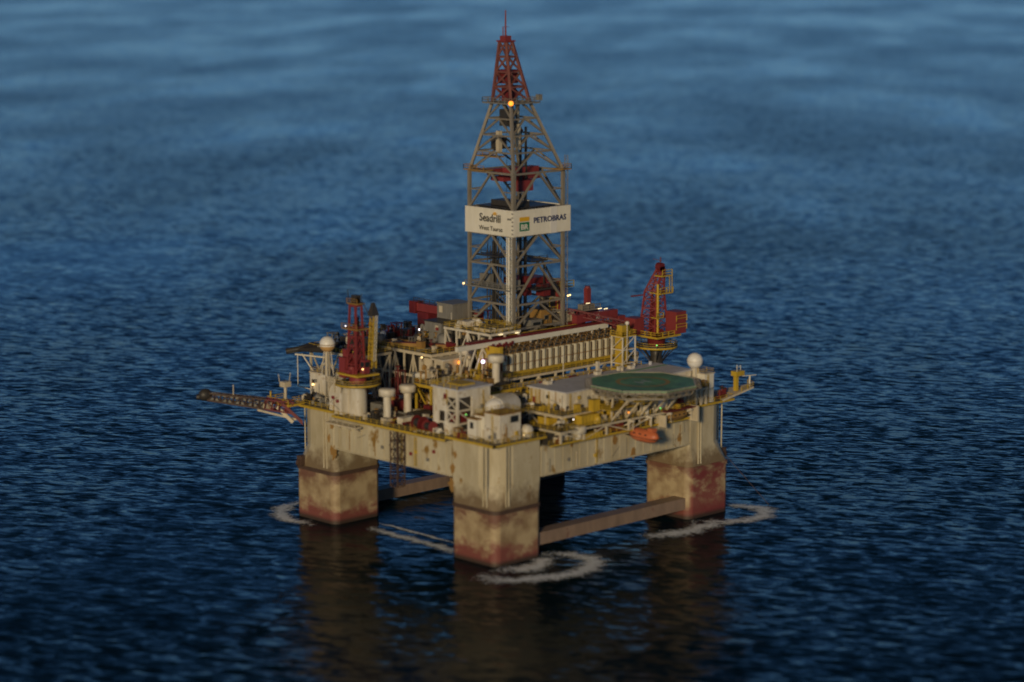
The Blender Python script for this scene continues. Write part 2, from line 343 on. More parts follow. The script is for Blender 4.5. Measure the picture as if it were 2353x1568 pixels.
def foam(pts, wid, label, seed=1, closed=False):
    """irregular ribbon of broken foam along a line on the water"""
    rnd = random.Random(seed); P = [Vector((x, y, 0)) for x, y in pts]; out = []
    if closed: P.append(P[0])
    for i in range(len(P) - 1):
        a = P[max(i - 1, 0)]; b = P[i]; c = P[i + 1]; d = P[min(i + 2, len(P) - 1)]
        for k in range(8):
            t = k / 8
            out.append(0.5 * ((2 * b) + (c - a) * t + (2 * a - 5 * b + 4 * c - d) * t * t + (-a + 3 * b - 3 * c + d) * t ** 3))
    out.append(P[-1]); out = [p + Vector((rnd.uniform(-1, 1), rnd.uniform(-1, 1), 0)) * wid * 0.22 for p in out]; vs = []; fs = []; ed = []
    for i, p in enumerate(out):
        d = (out[min(i + 1, len(out) - 1)] - out[max(i - 1, 0)]).normalized(); n = Vector((-d.y, d.x, 0))
        w_ = wid * (0.7 + 0.6 * rnd.random()); e = 1 if closed else min(1, 4 * i / len(out), 4 * (len(out) - 1 - i) / len(out))
        for k in range(5):
            vs.append(p + n * w_ * (k - 2) / 4 * 2 + Vector((0, 0, 0.06 + 0.1 * (1 - abs(k - 2) / 2)))); ed.append((1 - abs(k - 2) / 2) * (0.3 + 0.7 * e))
    for i in range(len(out) - 1):
        for k in range(4): fs.append((i * 5 + k, i * 5 + k + 1, i * 5 + k + 6, i * 5 + k + 5))
    me = bpy.data.meshes.new('sea_foam'); me.from_pydata(vs, [], fs); at = me.attributes.new('edge', 'FLOAT', 'POINT')
    at.data.foreach_set('value', ed); me.materials.append(M['foam'])
    o = bpy.data.objects.new('sea_foam', me); COL.objects.link(o); tag(o, label, 'foam', kind='stuff')
foam([(-27, -37), (-22.5, -41), (-20.5, -47), (-23, -53), (-31, -56.5), (-40, -55.5), (-48, -52), (-52, -47), (-51, -41)], 4.4, 'curling ring of white foam on the water at the foot of the nearest column', 1)
foam([(-45, -41.3), (-40, -45), (-33, -44.5), (-27, -41)], 4.6, 'broken white froth lapping against the nearest column', 5)
foam([(28, -41), (32, -47), (40, -50.5), (47, -50), (51.5, -45), (50, -38), (46, -32)], 4.0, 'curved white foam arc spreading right of the right column', 2)
foam([(6, -43), (14, -46.5), (24, -47.5), (32, -46)], 4.4, 'faint smear of foam in front of the right column', 3)
foam([(-33, 49), (-40, 49), (-47, 43), (-49.5, 35), (-48, 27)], 3.4, 'white foam washing round the left column', 4)
foam([(-39.4, 14), (-40.2, 2), (-40, -14), (-42, -22)], 2.8, 'pale line of foam over the sunken pontoon between left and nearest columns', 6)
foam([(-34.4, 16), (-34.2, 2), (-34.6, -15)], 1.2, 'fainter second foam line over the inner edge of the sunken pontoon', 8)

# ------------------------------------------------------------------ hull
hull = thing('drilling_platform', 'huge cream and rust stained four column drilling rig hull standing in the sea', 'oil rig')
def section(cx, cy, a, ch, z):
    """ch: chamfer for corners in order (+,+) (-,+) (-,-) (+,-)"""
    out = []
    for (sx, sy), c in zip(((1, 1), (-1, 1), (-1, -1), (1, -1)), ch):
        X = cx + sx * a; Y = cy + sy * a; p, q = ((X, Y - sy * c), (X - sx * c, Y))
        if sx * sy < 0: p, q = q, p
        for i in range(6):      # quadratic curve round the corner
            t = i / 5; out.append(((1 - t) ** 2 * p[0] + 2 * t * (1 - t) * (X * .55 + (p[0] + q[0]) * .225) + t * t * q[0], (1 - t) ** 2 * p[1] + 2 * t * (1 - t) * (Y * .55 + (p[1] + q[1]) * .225) + t * t * q[1]))
    return [(x, y, z) for x, y in out]
def loft(mb, secs, cap0=True, cap1=True):  # stacked outlines into one skin
    n = len(secs[0]); vs = [p for s_ in secs for p in s_]; fs = []
    for k in range(len(secs) - 1): fs += [(k * n + i, k * n + (i + 1) % n, (k + 1) * n + (i + 1) % n, (k + 1) * n + i) for i in range(n)]
    if cap0: fs.append(tuple(reversed(range(n))))
    if cap1: fs.append(tuple(range((len(secs) - 1) * n, len(secs) * n)))
    mb.add(vs, fs)
for cx, cy, nm in ((-36, -31, 'nearest column, red stained along its foot'), (-36, 31, 'left column with rust on its shoulder'), (36, -31, 'right column with dark red flank'), (36, 31, None)):
    ch0 = (1.8,) * 4
    big = tuple(6.2 if (sx == (1 if cx > 0 else -1) and sy == (1 if cy > 0 else -1)) else 0.6 for sx, sy in ((1, 1), (-1, 1), (-1, -1), (1, -1)))
    mid = tuple((a_ + 1.8) / 2 for a_ in big)
    m_ = MB(); loft(m_, [section(cx, cy, 8.3, ch0, z) for z in (-14, 0, 4, 9, 13.6)])
    lower = m_.build('column', 'columnred' if cx > 0 else 'column', hull, nm)
    m_ = MB(); loft(m_, [section(cx, cy, 8.55, ch0, 13.3), section(cx, cy, 8.55, ch0, 14.3)]); m_.build('column_collar', 'columnred' if cx > 0 else 'darkrust', lower)
    m_ = MB(); loft(m_, [section(cx, cy, 8.3, ch0, 14.31), section(cx, cy, 8.15, mid, 17), section(cx, cy, 8.02, big, 20.2), section(cx, cy, 8.02, big, 31.0)]); m_.build('column_top', 'shoulder', lower)
    m_ = MB(); sx_ = 1 if cx > 0 else -1; sy_ = 1 if cy > 0 else -1
    for k in (-5.2, -3.9): m_.tube((cx + sx_ * 8.3, cy + k, 15), (cx + sx_ * 8.3, cy + k, 30.5), 0.2)      # chain guide pipes
    for k in (-4.6, -3.6): m_.tube((cx + k, cy + sy_ * 8.3, 15), (cx + k, cy + sy_ * 8.3, 30.5), 0.2)
    m_.build('guide_pipe', 'hull', lower)
for nm, a, b in (('near left girder', (-44.0, -23, 20.8), (-29, 23, 29.9)), ('near right girder', (-28, -39.0, 20.8), (28, -25, 28.6)), (None, (29, -23, 20.8), (44.0, 23, 29.9)), (None, (-28, 25, 20.8), (28, 39.0, 29.9))):
    g = MB().mm(a, b).build('girder', 'hull', hull)
    s_ = MB()
    if a[0] == -44.0:
        for y in range(-21, 23, 3): s_.mm((-44.12, y - 0.09, 21), (-43.9, y + 0.09, 29.6))
        s_.mm((-44.35, -22.9, 28.9), (-43.9, 22.9, 29.25)); s_.mm((-44.3, -22.9, 20.82), (-43.9, 22.9, 21.2))
    elif a[1] == -39.0:
        for x in range(-26, 28, 3): s_.mm((x - 0.09, -39.12, 21), (x + 0.09, -38.9, 28.3))
        s_.mm((-27.9, -39.35, 27.9), (27.9, -38.9, 28.25)); s_.mm((-27.9, -39.3, 20.82), (27.9, -38.9, 21.2))
    else: s_.mm((a[0] + 1, a[1] + 1, 20.3), (b[0] - 1, b[1] - 1, 20.78))
    s_.build('stiffener', 'hull', g)
MB().mm((-29, -25, 22.5), (29, 25, 30.2)).build('deck_box', 'deck', hull)
for cx, cy in ((-36, -31), (-36, 31), (36, -31), (36, 31)):
    MB().mm((cx - 8.8, cy - 8.8, 31.02), (cx + 8.8, cy + 8.8, 31.35)).build('column_deck', 'deck', hull)
MB().mm((-45.4, -22.2, 29.92), (-28, 22.2, 30.25)).build('side_deck', 'deck', hull)
MB().mm((-27, -41.2, 28.63), (27.1, -25.02, 28.95)).build('side_deck', 'deck', hull)
MB().mm((-28, -38, 2.7), (28, -34, 5.9)).build('brace', 'bracepaint', hull); MB().mm((-28, 34, 0.5), (28, 38, 3.6)).build('brace', 'bracepaint', hull)
for x in (-36, 36):
    MB().mm((x - 6, -23, -8), (x + 6, 23, -0.7)).build('pontoon', 'column', hull)
rl = MB(); z = 31.35
rl.rail([(-44.7, -22.3, z), (-44.7, -39.6, z), (-27.4, -39.7, z)]); rl.rail([(-27.3, -41, 28.95), (27, -41, 28.95)])
rl.rail([(-45.2, -22, 30.25), (-45.2, 22, 30.25)]); rl.rail([(-44.7, 22.4, z), (-44.7, 39.7, z), (-28, 39.7, z)]); rl.rail([(27.4, -39.7, z), (44.7, -39.7, z), (44.7, -22.4, z)])
rl.build('railing', 'yellow', hull)
e = MB()   # ochre edge bands and toe plates
for a, b in (((-45.6, -40.0, 30.75), (-26.9, -39.72, 31.32)), ((-45.6, -40.0, 30.75), (-44.75, -22.2, 31.32)), ((-45.6, 22.2, 30.75), (-44.75, 40, 31.32)), ((27, -40.2, 30.75), (45, -39.9, 31.32)), ((-27, -41.45, 28.5), (27.1, -41.22, 29.05)), ((-45.65, -22.1, 29.8), (-45.42, 22.1, 30.4))): e.mm(a, b)
e.build('edge_plate', 'yellow', hull)
# hull fittings: fairleads, anchor chains, overboard pipes
f = MB()
for x, y, dx, dy in ((-44.2, 36, -1, 0), (44.2, -36, 1, 0)):
    f.box((x + dx * 0.5, y + dy * 0.5, 15.8), (1.8, 1.8, 2.6)); f.tube((x + dx * 1.2, y + dy * 1.2 - 0.5, 15.2), (x + dx * 1.2, y + dy * 1.2 + 0.5, 15.2), 1.0)
f.build('fairlead', 'darkrust', hull)
c = MB()
c.tube((45.2, -37, 15), (58, -43, -1), 0.09, n=6)
c.build('anchor_chain', 'darkrust', hull)
# rusted patches of bare plate round the girder ends
def blotch(c, r, ax, name, seed):
    rd_ = random.Random(seed); n = 22; P_ = []
    for i in range(n):
        a = 2 * math.pi * i / n; k = r * (0.55 + 0.5 * rd_.random()) ; P_.append((math.cos(a) * k, math.sin(a) * k * 1.5))
    m_ = MB(); c = Vector(c)
    f_ = lambda d: [c + (Vector((-d, u, v)) if ax == 'x' else Vector((u, -d, v))) for u, v in P_]
    m_.add(f_(0.02) + f_(-0.3), [tuple(range(n)), tuple(reversed(range(n, 2 * n)))] + [(i, i + n, (i + 1) % n + n, (i + 1) % n) for i in range(n)]); m_.build(name, 'rust', hull)
for k, (c_, r_, a_) in enumerate((((-44.05, -23.4, 23), 1.0, 'x'), ((-44.08, -24.4, 26.6), 0.7, 'x'), ((-44.05, -22.9, 18.6), 1.3, 'x'), ((-44.05, 23.6, 19.8), 1.6, 'x'), ((-44.06, 25.2, 23.4), 0.8, 'x'), ((-44.05, 23.9, 27), 0.9, 'x'), ((-1, -39.1, 26.3), 1.0, 'y'), ((6, -39.1, 22.0), 1.2, 'y'), ((-17, -39.1, 27.4), 0.6, 'y'), ((24, -39.1, 23.2), 0.9, 'y'))): blotch(c_, r_, a_, 'rust_patch', k)
# vertical ladder trunk hanging at the near left girder
lt = MB().lattice((-45.9, -4.5, 30), (-45.9, -4.5, 15.5), 2.6, 2.6, 6, 0.24, (1, 0, 0))
lt.build('ladder_trunk', 'darkrust', hull)
br = MB()
for y in (20, 16, 12): br.beam((-44, y, 26.6), (-46.4, y, 28.5), 0.25)
br.mm((-48, 10, 28.5), (-45.7, 22, 28.9)); br.rail([(-47.9, 10, 28.9), (-47.9, 22, 28.9)])
br.build('side_gallery', 'cream', hull)

# ------------------------------------------------------------------ decks above the hull box
def deck(name, label, cat, x0, y0, x1, y1, z, th=0.5, base=30.2, posts=True, step=8, mat='cream', top='deck', rail=True, diag=True, railmat='yellow', pw=0.5):
    t = thing(name, label, cat, ((x0 + x1) / 2, (y0 + y1) / 2, base))
    MB().mm((x0 + 0.15, y0 + 0.15, z), (x1 - 0.15, y1 - 0.15, z + 0.12)).build('deck_plate', top, t)
    MB().mm((x0, y0, z - th), (x1, y1, z - 0.01)).build('deck_edge', mat, t)
    if posts:
        m_ = MB(); nx = max(1, round((x1 - x0) / step)); ny = max(1, round((y1 - y0) / step)); d_ = MB()
        for i in range(nx + 1):
            for j in range(ny + 1):
                if 0 < i < nx and 0 < j < ny: continue
                x = x0 + 0.4 + (x1 - x0 - 0.8) * i / nx; y = y0 + 0.4 + (y1 - y0 - 0.8) * j / ny
                m_.beam((x, y, base), (x, y, z - th), pw)
                if i < nx and j in (0, ny): xx = x0 + 0.4 + (x1 - x0 - 0.8) * (i + 1) / nx; d_.beam((x, y, base if i % 2 else z - th), (xx, y, z - th if i % 2 else base), pw * 0.6)
                if j < ny and i in (0, nx): yy = y0 + 0.4 + (y1 - y0 - 0.8) * (j + 1) / ny; d_.beam((x, y, base if j % 2 else z - th), (x, yy, z - th if j % 2 else base), pw * 0.6)
        m_.build('support_post', mat, t)
        if diag: d_.build('brace', mat, t)
    if rail: MB().rail([(x0, y0, z), (x1, y0, z), (x1, y1, z), (x0, y1, z)], closed=True).build('railing', railmat, t)
    return t
def house(name, label, cat, x0, y0, x1, y1, z0, z1, mat='white', roof='roof', wins=(), doors=(), roofover=0.25, ribs=True, extras=True):
    """cabin with roof slab, wall ribs, windows; wins: (face, u, z, w, h)"""
    t = thing(name, label, cat, ((x0 + x1) / 2, (y0 + y1) / 2, z0))
    MB().mm((x0, y0, z0), (x1, y1, z1 - 0.25)).build('wall', mat, t)
    r = MB().mm((x0 - roofover, y0 - roofover, z1 - 0.25), (x1 + roofover, y1 + roofover, z1)).build('roof', roof, t)
    if extras:
        MB().rail([(x0, y0, z1), (x1, y0, z1), (x1, y1, z1), (x0, y1, z1)], h=1.0, w=0.09, closed=True).build('railing', 'yellow', r)
    if ribs:
        m_ = MB(); n = int((x1 - x0) / 1.6); k = int((y1 - y0) / 1.6)
        for i in range(1, n): m_.mm((x0 + (x1 - x0) * i / n - 0.05, y0 - 0.07, z0 + 0.1), (x0 + (x1 - x0) * i / n + 0.05, y0 - 0.003, z1 - 0.3))
        for i in range(1, k): m_.mm((x0 - 0.07, y0 + (y1 - y0) * i / k - 0.05, z0 + 0.1), (x0 - 0.003, y0 + (y1 - y0) * i / k + 0.05, z1 - 0.3))
        m_.build('wall_rib', mat, t)
    for face, u, z, w_, h_ in wins:
        if face == 'x': fr = MB().box((x0 - 0.06, u, z), (0.1, w_ + 0.3, h_ + 0.3)).build('window', 'grey', t); MB().box((x0 - 0.13, u, z), (0.05, w_, h_)).build('pane', 'glass', fr)
        else: fr = MB().box((u, y0 - 0.06, z), (w_ + 0.3, 0.1, h_ + 0.3)).build('window', 'grey', t); MB().box((u, y0 - 0.13, z), (w_, 0.05, h_)).build('pane', 'glass', fr)
    for face, u, z, w_, h_, mt in doors:
        if face == 'x': MB().box((x0 - 0.09, u, z), (0.14, w_, h_)).build('door', mt, t)
        else: MB().box((u, y0 - 0.09, z), (w_, 0.14, h_)).build('door', mt, t)
    return t

# mezzanine deck over the whole centre (z 40) that carries the riser rack
deck('centre_deck', 'central raised steel deck under the riser rack and derrick', 'deck', -12, -9, 40, 22, 39.6, 0.6, 30.2, step=6.5, mat='cream')
# accommodation block + big roof
acc = house('accommodation_block', 'long white accommodation block with pale grey roof beside the green helideck', 'building', -15, -35, 33, -21.5, 35.2, 40.2, 'white', 'roof',
            wins=[('x', -28.4, 38.2, 0.9, 0.7), ('y', -10.4, 38.2, 0.9, 0.8), ('y', -2.2, 38.2, 0.9, 0.7)], roofover=0.5, extras=False, doors=[('y', -6.5, 36.6, 1.1, 2.2, 'grey'), ('x', -23.4, 36.5, 1.1, 2.2, 'red')])
for y in (-31.2, -25.5): MB().mm((-15.1, y - 0.12, 35.3), (-14.99, y + 0.12, 39.9)).build('drain_pipe', 'rust', acc)
MB().mm((4, -26.2, 40.2), (33.1, -25.2, 40.24)).build('roof_stripe', 'green', acc)
m_ = MB()
for x, y in ((-10, -23.5), (9, -23.0), (22, -23)): m_.box((x, y, 40.6), (1.6, 1.4, 0.9)); m_.tube((x + 1.4, y, 40.2), (x + 1.4, y, 41.5), 0.22)
m_.build('roof_vent', 'white', acc)
deck('walkway_deck', 'yellow railed deck ring directly below the accommodation block', 'deck', -20, -38.5, 34, -20, 35.1, 0.7, 30.2, step=7, mat='cream')
deck('lower_deck', 'lowest cream open deck under the helideck, over the near right girder', 'deck', -24, -42, 27, -30, 32.0, 0.5, 28.95, step=8.5, mat='cream')
# yellow and grey units under the ring deck
def crate(name, label, cat, c, d, mat, rz=0.0, ribs=5, lid=None):
    """ribbed cargo box with corner posts, lid and door bars"""
    t = thing(name, label, cat, (c[0], c[1], c[2]))
    x, y, z = d; C0 = Vector((c[0], c[1], c[2] + z / 2)); q = Matrix.Rotation(rz, 3, 'Z')
    MB().box(C0, (x - 0.16, y - 0.16, z - 0.1), rz).build('body', mat, t)
    m_ = MB()
    for i in range(ribs + 1):
        u = -x / 2 + 0.1 + (x - 0.2) * i / ribs
        for s_ in (-1, 1): m_.box(C0 + q @ Vector((u, s_ * (y / 2 - 0.03), 0)), (0.14, 0.12, z - 0.02), rz)
    for s_ in (-1, 1):
        for u in (-1, 1): m_.box(C0 + q @ Vector((s_ * (x / 2 - 0.03), u * (y / 2 - 0.3), 0)), (0.12, 0.14, z - 0.02), rz)
        m_.box(C0 + q @ Vector((s_ * (x / 2 - 0.02), 0, 0)), (0.1, 0.1, z - 0.1), rz)
    m_.build('frame', mat, t)
    MB().box((c[0], c[1], c[2] + z + 0.03), (x + 0.04, y + 0.04, 0.12), rz).build('lid', lid or mat, t)
    return t
crate('gas_rack', 'long yellow ribbed equipment box on the deck below the accommodation block', 'container', (-12, -39.6, 32.1), (6.5, 2.4, 2.6), 'yellow')
crate('gas_rack', 'low yellow box at the edge of the girder walkway left of the lifeboat', 'container', (-11.5, -41.0, 28.95), (6.0, 1.6, 1.2), 'yellow')
crate('cargo_box', 'deep red cargo box beside the low yellow box', 'container', (-5.5, -39.4, 29.0), (4.0, 2.0, 1.9), 'maroon')
crate('cargo_box', 'small dark red cargo box nearest the orange lifeboat', 'container', (-0.8, -39.6, 29.0), (2.8, 2.0, 2.1), 'maroon')
crate('cargo_box', 'cream store cabinet under the helideck front edge', 'container', (4.5, -38.5, 32.2), (4.5, 2.4, 2.4), 'cream')
crate('cargo_box', 'grey blue cabinet under the right half of the helideck', 'container', (18, -38.2, 32.2), (6.5, 3.0, 2.6), 'roof')
crate('cargo_box', 'dark cabinet under the middle of the helideck', 'container', (10.5, -38.2, 32.2), (4.2, 2.6, 2.3), 'dark')

# ------------------------------------------------------------------ helideck
hc = Vector((5.0, -43.2, 41.2)); HR = 14.7
hd = thing('helideck', 'round green helicopter deck with faded circle standing on a cream truss', 'helideck', hc)
ang = [R(22.5 + 45 * i + 0.0) for i in range(8)]
oct_ = lambda r: [(hc.x + r * math.cos(a), hc.y + r * math.sin(a)) for a in ang]
MB().prism(oct_(HR), 41.2, 41.5).build('deck_surface', 'green', hd)
def ring(r0, r1, z, n=64):
    m_ = MB(); vs = []
    for i in range(n):
        a = 2 * math.pi * i / n
        for r in (r0, r1): vs.append((hc.x + r * math.cos(a), hc.y + r * math.sin(a), z))
    m_.add(vs, [(2 * i, 2 * i + 1, (2 * i + 3) % (2 * n), (2 * i + 2) % (2 * n)) for i in range(n)]); return m_
ring(6.0, 7.1, 41.505).build('aiming_circle', 'brownline', hd)
m_ = MB()
for i in range(8):
    a = oct_(HR - 0.15)[i]; b = oct_(HR - 0.15)[(i + 1) % 8]; m_.beam((*a, 41.53), (*b, 41.53), 0.45, 0.1)
m_.build('edge_line', 'cream', hd)
MB().mm((hc.x - 1.6, hc.y - 1.8, 41.503), (hc.x - 1.2, hc.y + 1.8, 41.508)).mm((hc.x + 1.2, hc.y - 1.8, 41.503), (hc.x + 1.6, hc.y + 1.8, 41.508)).mm((hc.x - 1.2, hc.y - 0.2, 41.503), (hc.x + 1.2, hc.y + 0.2, 41.508)).build('landing_letter', 'roof', hd)
m_ = MB(); po = oct_(HR + 0.02); pn = oct_(HR + 1.5)
for i in range(8):
    a = (*po[i], 41.3); b = (*po[(i + 1) % 8], 41.3); c = (*pn[i], 41.0); d = (*pn[(i + 1) % 8], 41.0)
    m_.beam(c, d, 0.16)
    for k in range(7):
        t_ = k / 7; m_.beam(Vector(a).lerp(Vector(b), t_), Vector(c).lerp(Vector(d), t_), 0.1)
m_.build('safety_net', 'steel', hd)
m_ = MB(); lw = oct_(HR - 1.2)
for i in range(8):
    a = Vector((*oct_(HR - 0.3)[i], 40.95)); b = Vector((*oct_(HR - 0.3)[(i + 1) % 8], 40.95)); c = Vector((*lw[i], 39.3)); d = Vector((*lw[(i + 1) % 8], 39.3))
    m_.beam(a, b, 0.5, 0.45); m_.beam(c, d, 0.4)
    for k in range(4):
        p = a.lerp(b, k / 4); q = c.lerp(d, k / 4); p2 = a.lerp(b, (k + 0.5) / 4); m_.beam(p, q, 0.26); m_.beam(q, p2, 0.2); m_.beam(c.lerp(d, min(1, (k + 1) / 4)), p2, 0.2)
m_.build('truss', 'steel', hd)
m_ = MB()
for x in (-5, 0.5, 6, 11.5, 16):
    m_.beam((x, -53 + abs(x - 5.5) * 0.45, 38.6), (x, -32, 38.6), 0.4); m_.beam((x, -47.5, 38.5), (x, -41.5, 32.2), 0.42); m_.beam((x, -42, 38.5), (x, -41.5, 32.2), 0.42)
m_.beam((-8, -42, 38.4), (18, -42, 38.4), 0.4); m_.beam((-6, -48, 38.4), (16, -48, 38.4), 0.4); m_.build('support_strut', 'cream', hd)
m_ = MB().mm((-4, -49.5, 38.2), (9, -40, 38.35)).mm((-8, -44, 35.6), (2, -38.5, 35.8)); m_.build('catwalk', 'yellow', hd)
m_ = MB().rail([(-4, -49.5, 36.9), (9, -49.5, 36.9)]).rail([(9, -49.5, 36.9), (16, -46, 36.9)]).rail([(-8, -44, 35.8), (-8, -38, 35.8)]); m_.build('railing', 'yellow', hd)
crate('foam_monitor_box', 'bright yellow tall box left of the helideck truss', 'container', (-9.4, -39.6, 35.2), (2.4, 1.8, 3.0), 'yellow', ribs=2)
crate('fire_cabinet', 'ochre cabinet hung beneath the middle of the helideck', 'container', (3.5, -46.5, 38.4), (4.6, 2.0, 1.6), 'yellow', ribs=3)

# ------------------------------------------------------------------ derrick
M['dullred'] = paint('faded red paint', (0.20, 0.065, 0.055), 0.65, rust=0.6, rustcol=(0.17, 0.11, 0.075), grime=0.6)
dr = thing('derrick', 'tall grey lattice drilling derrick with red crown in the middle of the rig', 'derrick', (12.95, 12.15, 48))
X0, X1, Y0, Y1 = 3.5, 22.4, 3.5, 20.8
def lvl(z):
    """plan corners of the derrick at height z"""
    if z <= 92: return X0, X1, Y0, Y1
    pts = [(92, X0, X1, Y0, Y1), (111, 6.3, 13.4, 7.4, 14.6), (127, 9.6, 12.0, 12.8, 15.2), (128, 9.6, 12.0, 12.8, 15.2)]
    for a, b in zip(pts, pts[1:]):
        if a[0] <= z <= b[0]:
            k = (z - a[0]) / (b[0] - a[0]); return tuple(a[i] + (b[i] - a[i]) * k for i in (1, 2, 3, 4))
def corner(z):
    a, b, c, d = lvl(z); return [Vector((a, c, z)), Vector((b, c, z)), Vector((b, d, z)), Vector((a, d, z))]
Z = [43, 49.7, 56.3, 66.9, 75.2, 82, 92]; ZT = [92, 97.5, 102, 106.5, 111]; ZR = [111, 115, 119, 123, 127]
for j in range(4):
    m_ = MB()
    for za, zb in zip(Z, Z[1:]): m_.beam(corner(za)[j], corner(zb)[j], 1.0 if j == 0 else 0.85)
    for za, zb in zip(ZT, ZT[1:]): m_.beam(corner(za)[j], corner(zb)[j], 0.75)
    m_.build('leg', 'steel', dr)
for j in range(4):
    m_ = MB()
    for i, (za, zb) in enumerate(zip(Z, Z[1:])):
        a, b = corner(za)[j], corner(za)[(j + 1) % 4]; c, d = corner(zb)[j], corner(zb)[(j + 1) % 4]
        m_.beam(c, d, 0.55)
        if True: m = c.lerp(d, 0.5); m_.beam(a, m, 0.5); m_.beam(b, m, 0.5); m_.beam(a.lerp(c, 0.5), a.lerp(m, 0.5), 0.3); m_.beam(b.lerp(d, 0.5), b.lerp(m, 0.5), 0.3)
    for i, (za, zb) in enumerate(zip(ZT, ZT[1:])):
        a, b = corner(za)[j], corner(za)[(j + 1) % 4]; c, d = corner(zb)[j], corner(zb)[(j + 1) % 4]
        m_.beam(c, d, 0.42); m_.beam(a, c.lerp(d, 0.5), 0.4); m_.beam(b, c.lerp(d, 0.5), 0.4)
    m_.build('cross_bracing', 'steel', dr)
m_ = MB()
for j in range(4):
    for i, (za, zb) in enumerate(zip(ZR, ZR[1:])):
        a, b = corner(za)[j], corner(za)[(j + 1) % 4]; c, d = corner(zb)[j], corner(zb)[(j + 1) % 4]
        m_.beam(a, c, 0.7); m_.beam(c, d, 0.5); m_.beam(a, d, 0.38); m_.beam(b, c, 0.38)
tp = m_.build('top_section', 'dullred', dr)
MB().mm((8.9, 12.2, 127), (12.7, 15.8, 127.4)).mm((9.6, 12.9, 127.4), (11.8, 15.1, 128.6)).tube((10.7, 14, 128), (10.7, 14, 135.5), 0.28, 0.16).tube((10.7, 15, 128), (10.7, 15, 131), 0.14).beam((9.4, 14, 131), (12, 14, 131), 0.12).build('mast', 'red', tp)
MB().mm((9, 11.5, 115.8), (13, 15.5, 119.5)).mm((8.2, 10.6, 111.2), (11.5, 13, 114.6)).build('crown_block', 'maroon', tp)
m_ = MB().mm((4.2, 5.4, 110.6), (15.4, 16.4, 111)); m_.rail([(4.2, 5.4, 111), (15.4, 5.4, 111), (15.4, 16.4, 111), (4.2, 16.4, 111)], closed=True, w=0.16); m_.box((14.8, 5.2, 112.2), (1.4, 1.2, 1.6)); m_.build('crown_platform', 'grey', dr)
m_ = MB().mm((2.4, 14, 92.2), (6, 22, 92.5)).rail([(2.4, 14, 92.5), (2.4, 22, 92.5), (6, 22, 92.5)], w=0.15).mm((4.5, 11, 96), (7.5, 19.5, 96.3)).rail([(4.5, 11, 96.3), (4.5, 19.5, 96.3)], w=0.15).mm((20.5, 1.8, 92.2), (24, 6, 92.5)).rail([(20.5, 1.8, 92.5), (24, 1.8, 92.5), (24, 6, 92.5)], w=0.15)
m_.build('platform', 'rust', dr)
m_ = MB().mm((6, 10, 89.5), (20.5, 15, 90.6)).mm((8, 9.4, 90.6), (19, 12.4, 93.0)).mm((10.6, 8.6, 86.5), (16, 10, 89.5)).box((9, 16, 91.6), (5, 2, 1.8))
m_.build('travelling_gear', 'red', dr)
m_ = MB().mm((11.3, 10, 103.5), (12.1, 10.8, 111)).mm((10, 8.4, 98), (11, 9.4, 105)).mm((7.2, 13, 97), (8.4, 14.2, 103)); m_.build('hoist_rail', 'cream', dr); MB().mm((6.8, 9.4, 104.5), (9.6, 12.4, 109)).mm((8, 14, 98), (11, 17, 101)).build('sheave_frame', 'dark', dr); MB().beam((7.6, 8.6, 102), (12.6, 13.4, 111), 0.7).beam((8.6, 13.4, 108), (12.4, 9, 103), 0.5).build('hanging_brace', 'dullred', dr)
# wind wall with the signs
WZ0, WZ1 = 75.2, 82.3
wl = MB().mm((2.65, 3.0, WZ0), (2.95, 21.7, WZ1)).build('sign_panel', 'clean', dr)
wr = MB().mm((2.66, 2.65, WZ0), (24.6, 2.95, WZ1)).build('sign_panel', 'clean', dr)
MB().mm((24.3, 2.96, WZ0), (24.59, 21.6, WZ1)).build('sign_panel', 'clean', dr); MB().mm((2.7, 21.4, WZ0), (24.2, 21.69, WZ1)).build('sign_panel', 'clean', dr)
m_ = MB()
for k in range(40): m_.mm((2.6, 3.2 + k * 0.46, WZ0 + 0.05), (2.66, 3.32 + k * 0.46, WZ1 - 0.05))
m_.build('corrugation', 'clean', wl)
m_ = MB()
for k in range(47): m_.mm((2.9 + k * 0.46, 2.6, WZ0 + 0.05), (3.02 + k * 0.46, 2.66, WZ1 - 0.05))
m_.build('corrugation', 'clean', wr)
MB().mm((16.6, 2.56, WZ0 - 0.05), (19.2, 2.66, WZ1 + 0.1)).build('bright_strip', 'radome', wr, 'brighter strip of sign panel')  # whiter upright strip laid over part of the right sign panel
MB().mm((5, 5, 82.4), (21, 19.5, 82.6)).mm((8, 6.5, 82.6), (12.5, 17, 84)).build('inner_floor', 'dark', dr)
text('Seadrill', wl, 'lettering', 'blackink', (2.55, 15.9, 78.7), (0, -1, 0), 3.0, 0.05, width=8.3)
text('West Taurus', wl, 'lettering', 'blackink', (2.55, 16.0, 76.3), (0, -1, 0), 1.7, 0.02, width=9.2)
m_ = MB()
for k in range(7):
    a = R(15 + 25 * k); m_.beam((2.52, 9.7 - math.cos(a) * 0.25, 80.6 + math.sin(a) * 0.2), (2.52, 9.7 - math.cos(a) * 1.0, 80.6 + math.sin(a) * 0.9), 0.24, 0.06)
m_.build('sunburst_logo', 'logoyellow', wl)
m_ = MB()
for k in range(6): m_.box((2.6, 3.0, 76 + k * 1.1), (0.14, 0.6, 0.35))
m_.mm((2.5, 3.3, 79.7), (2.62, 4.9, 80.2)); m_.build('corner_clip', 'grey', wl)
text('PETROBRAS', wr, 'lettering', 'ink', (10.1, 2.5, 78.5), (1, 0, 0), 2.1, 0.05, width=12.6)
MB().mm((4.9, 2.54, 76.6), (8.6, 2.62, 79.0)).build('logo_field', 'logogreen', wr); MB().mm((4.9, 2.54, 79.25), (8.6, 2.62, 80.4)).build('logo_bar', 'logoyellow', wr)
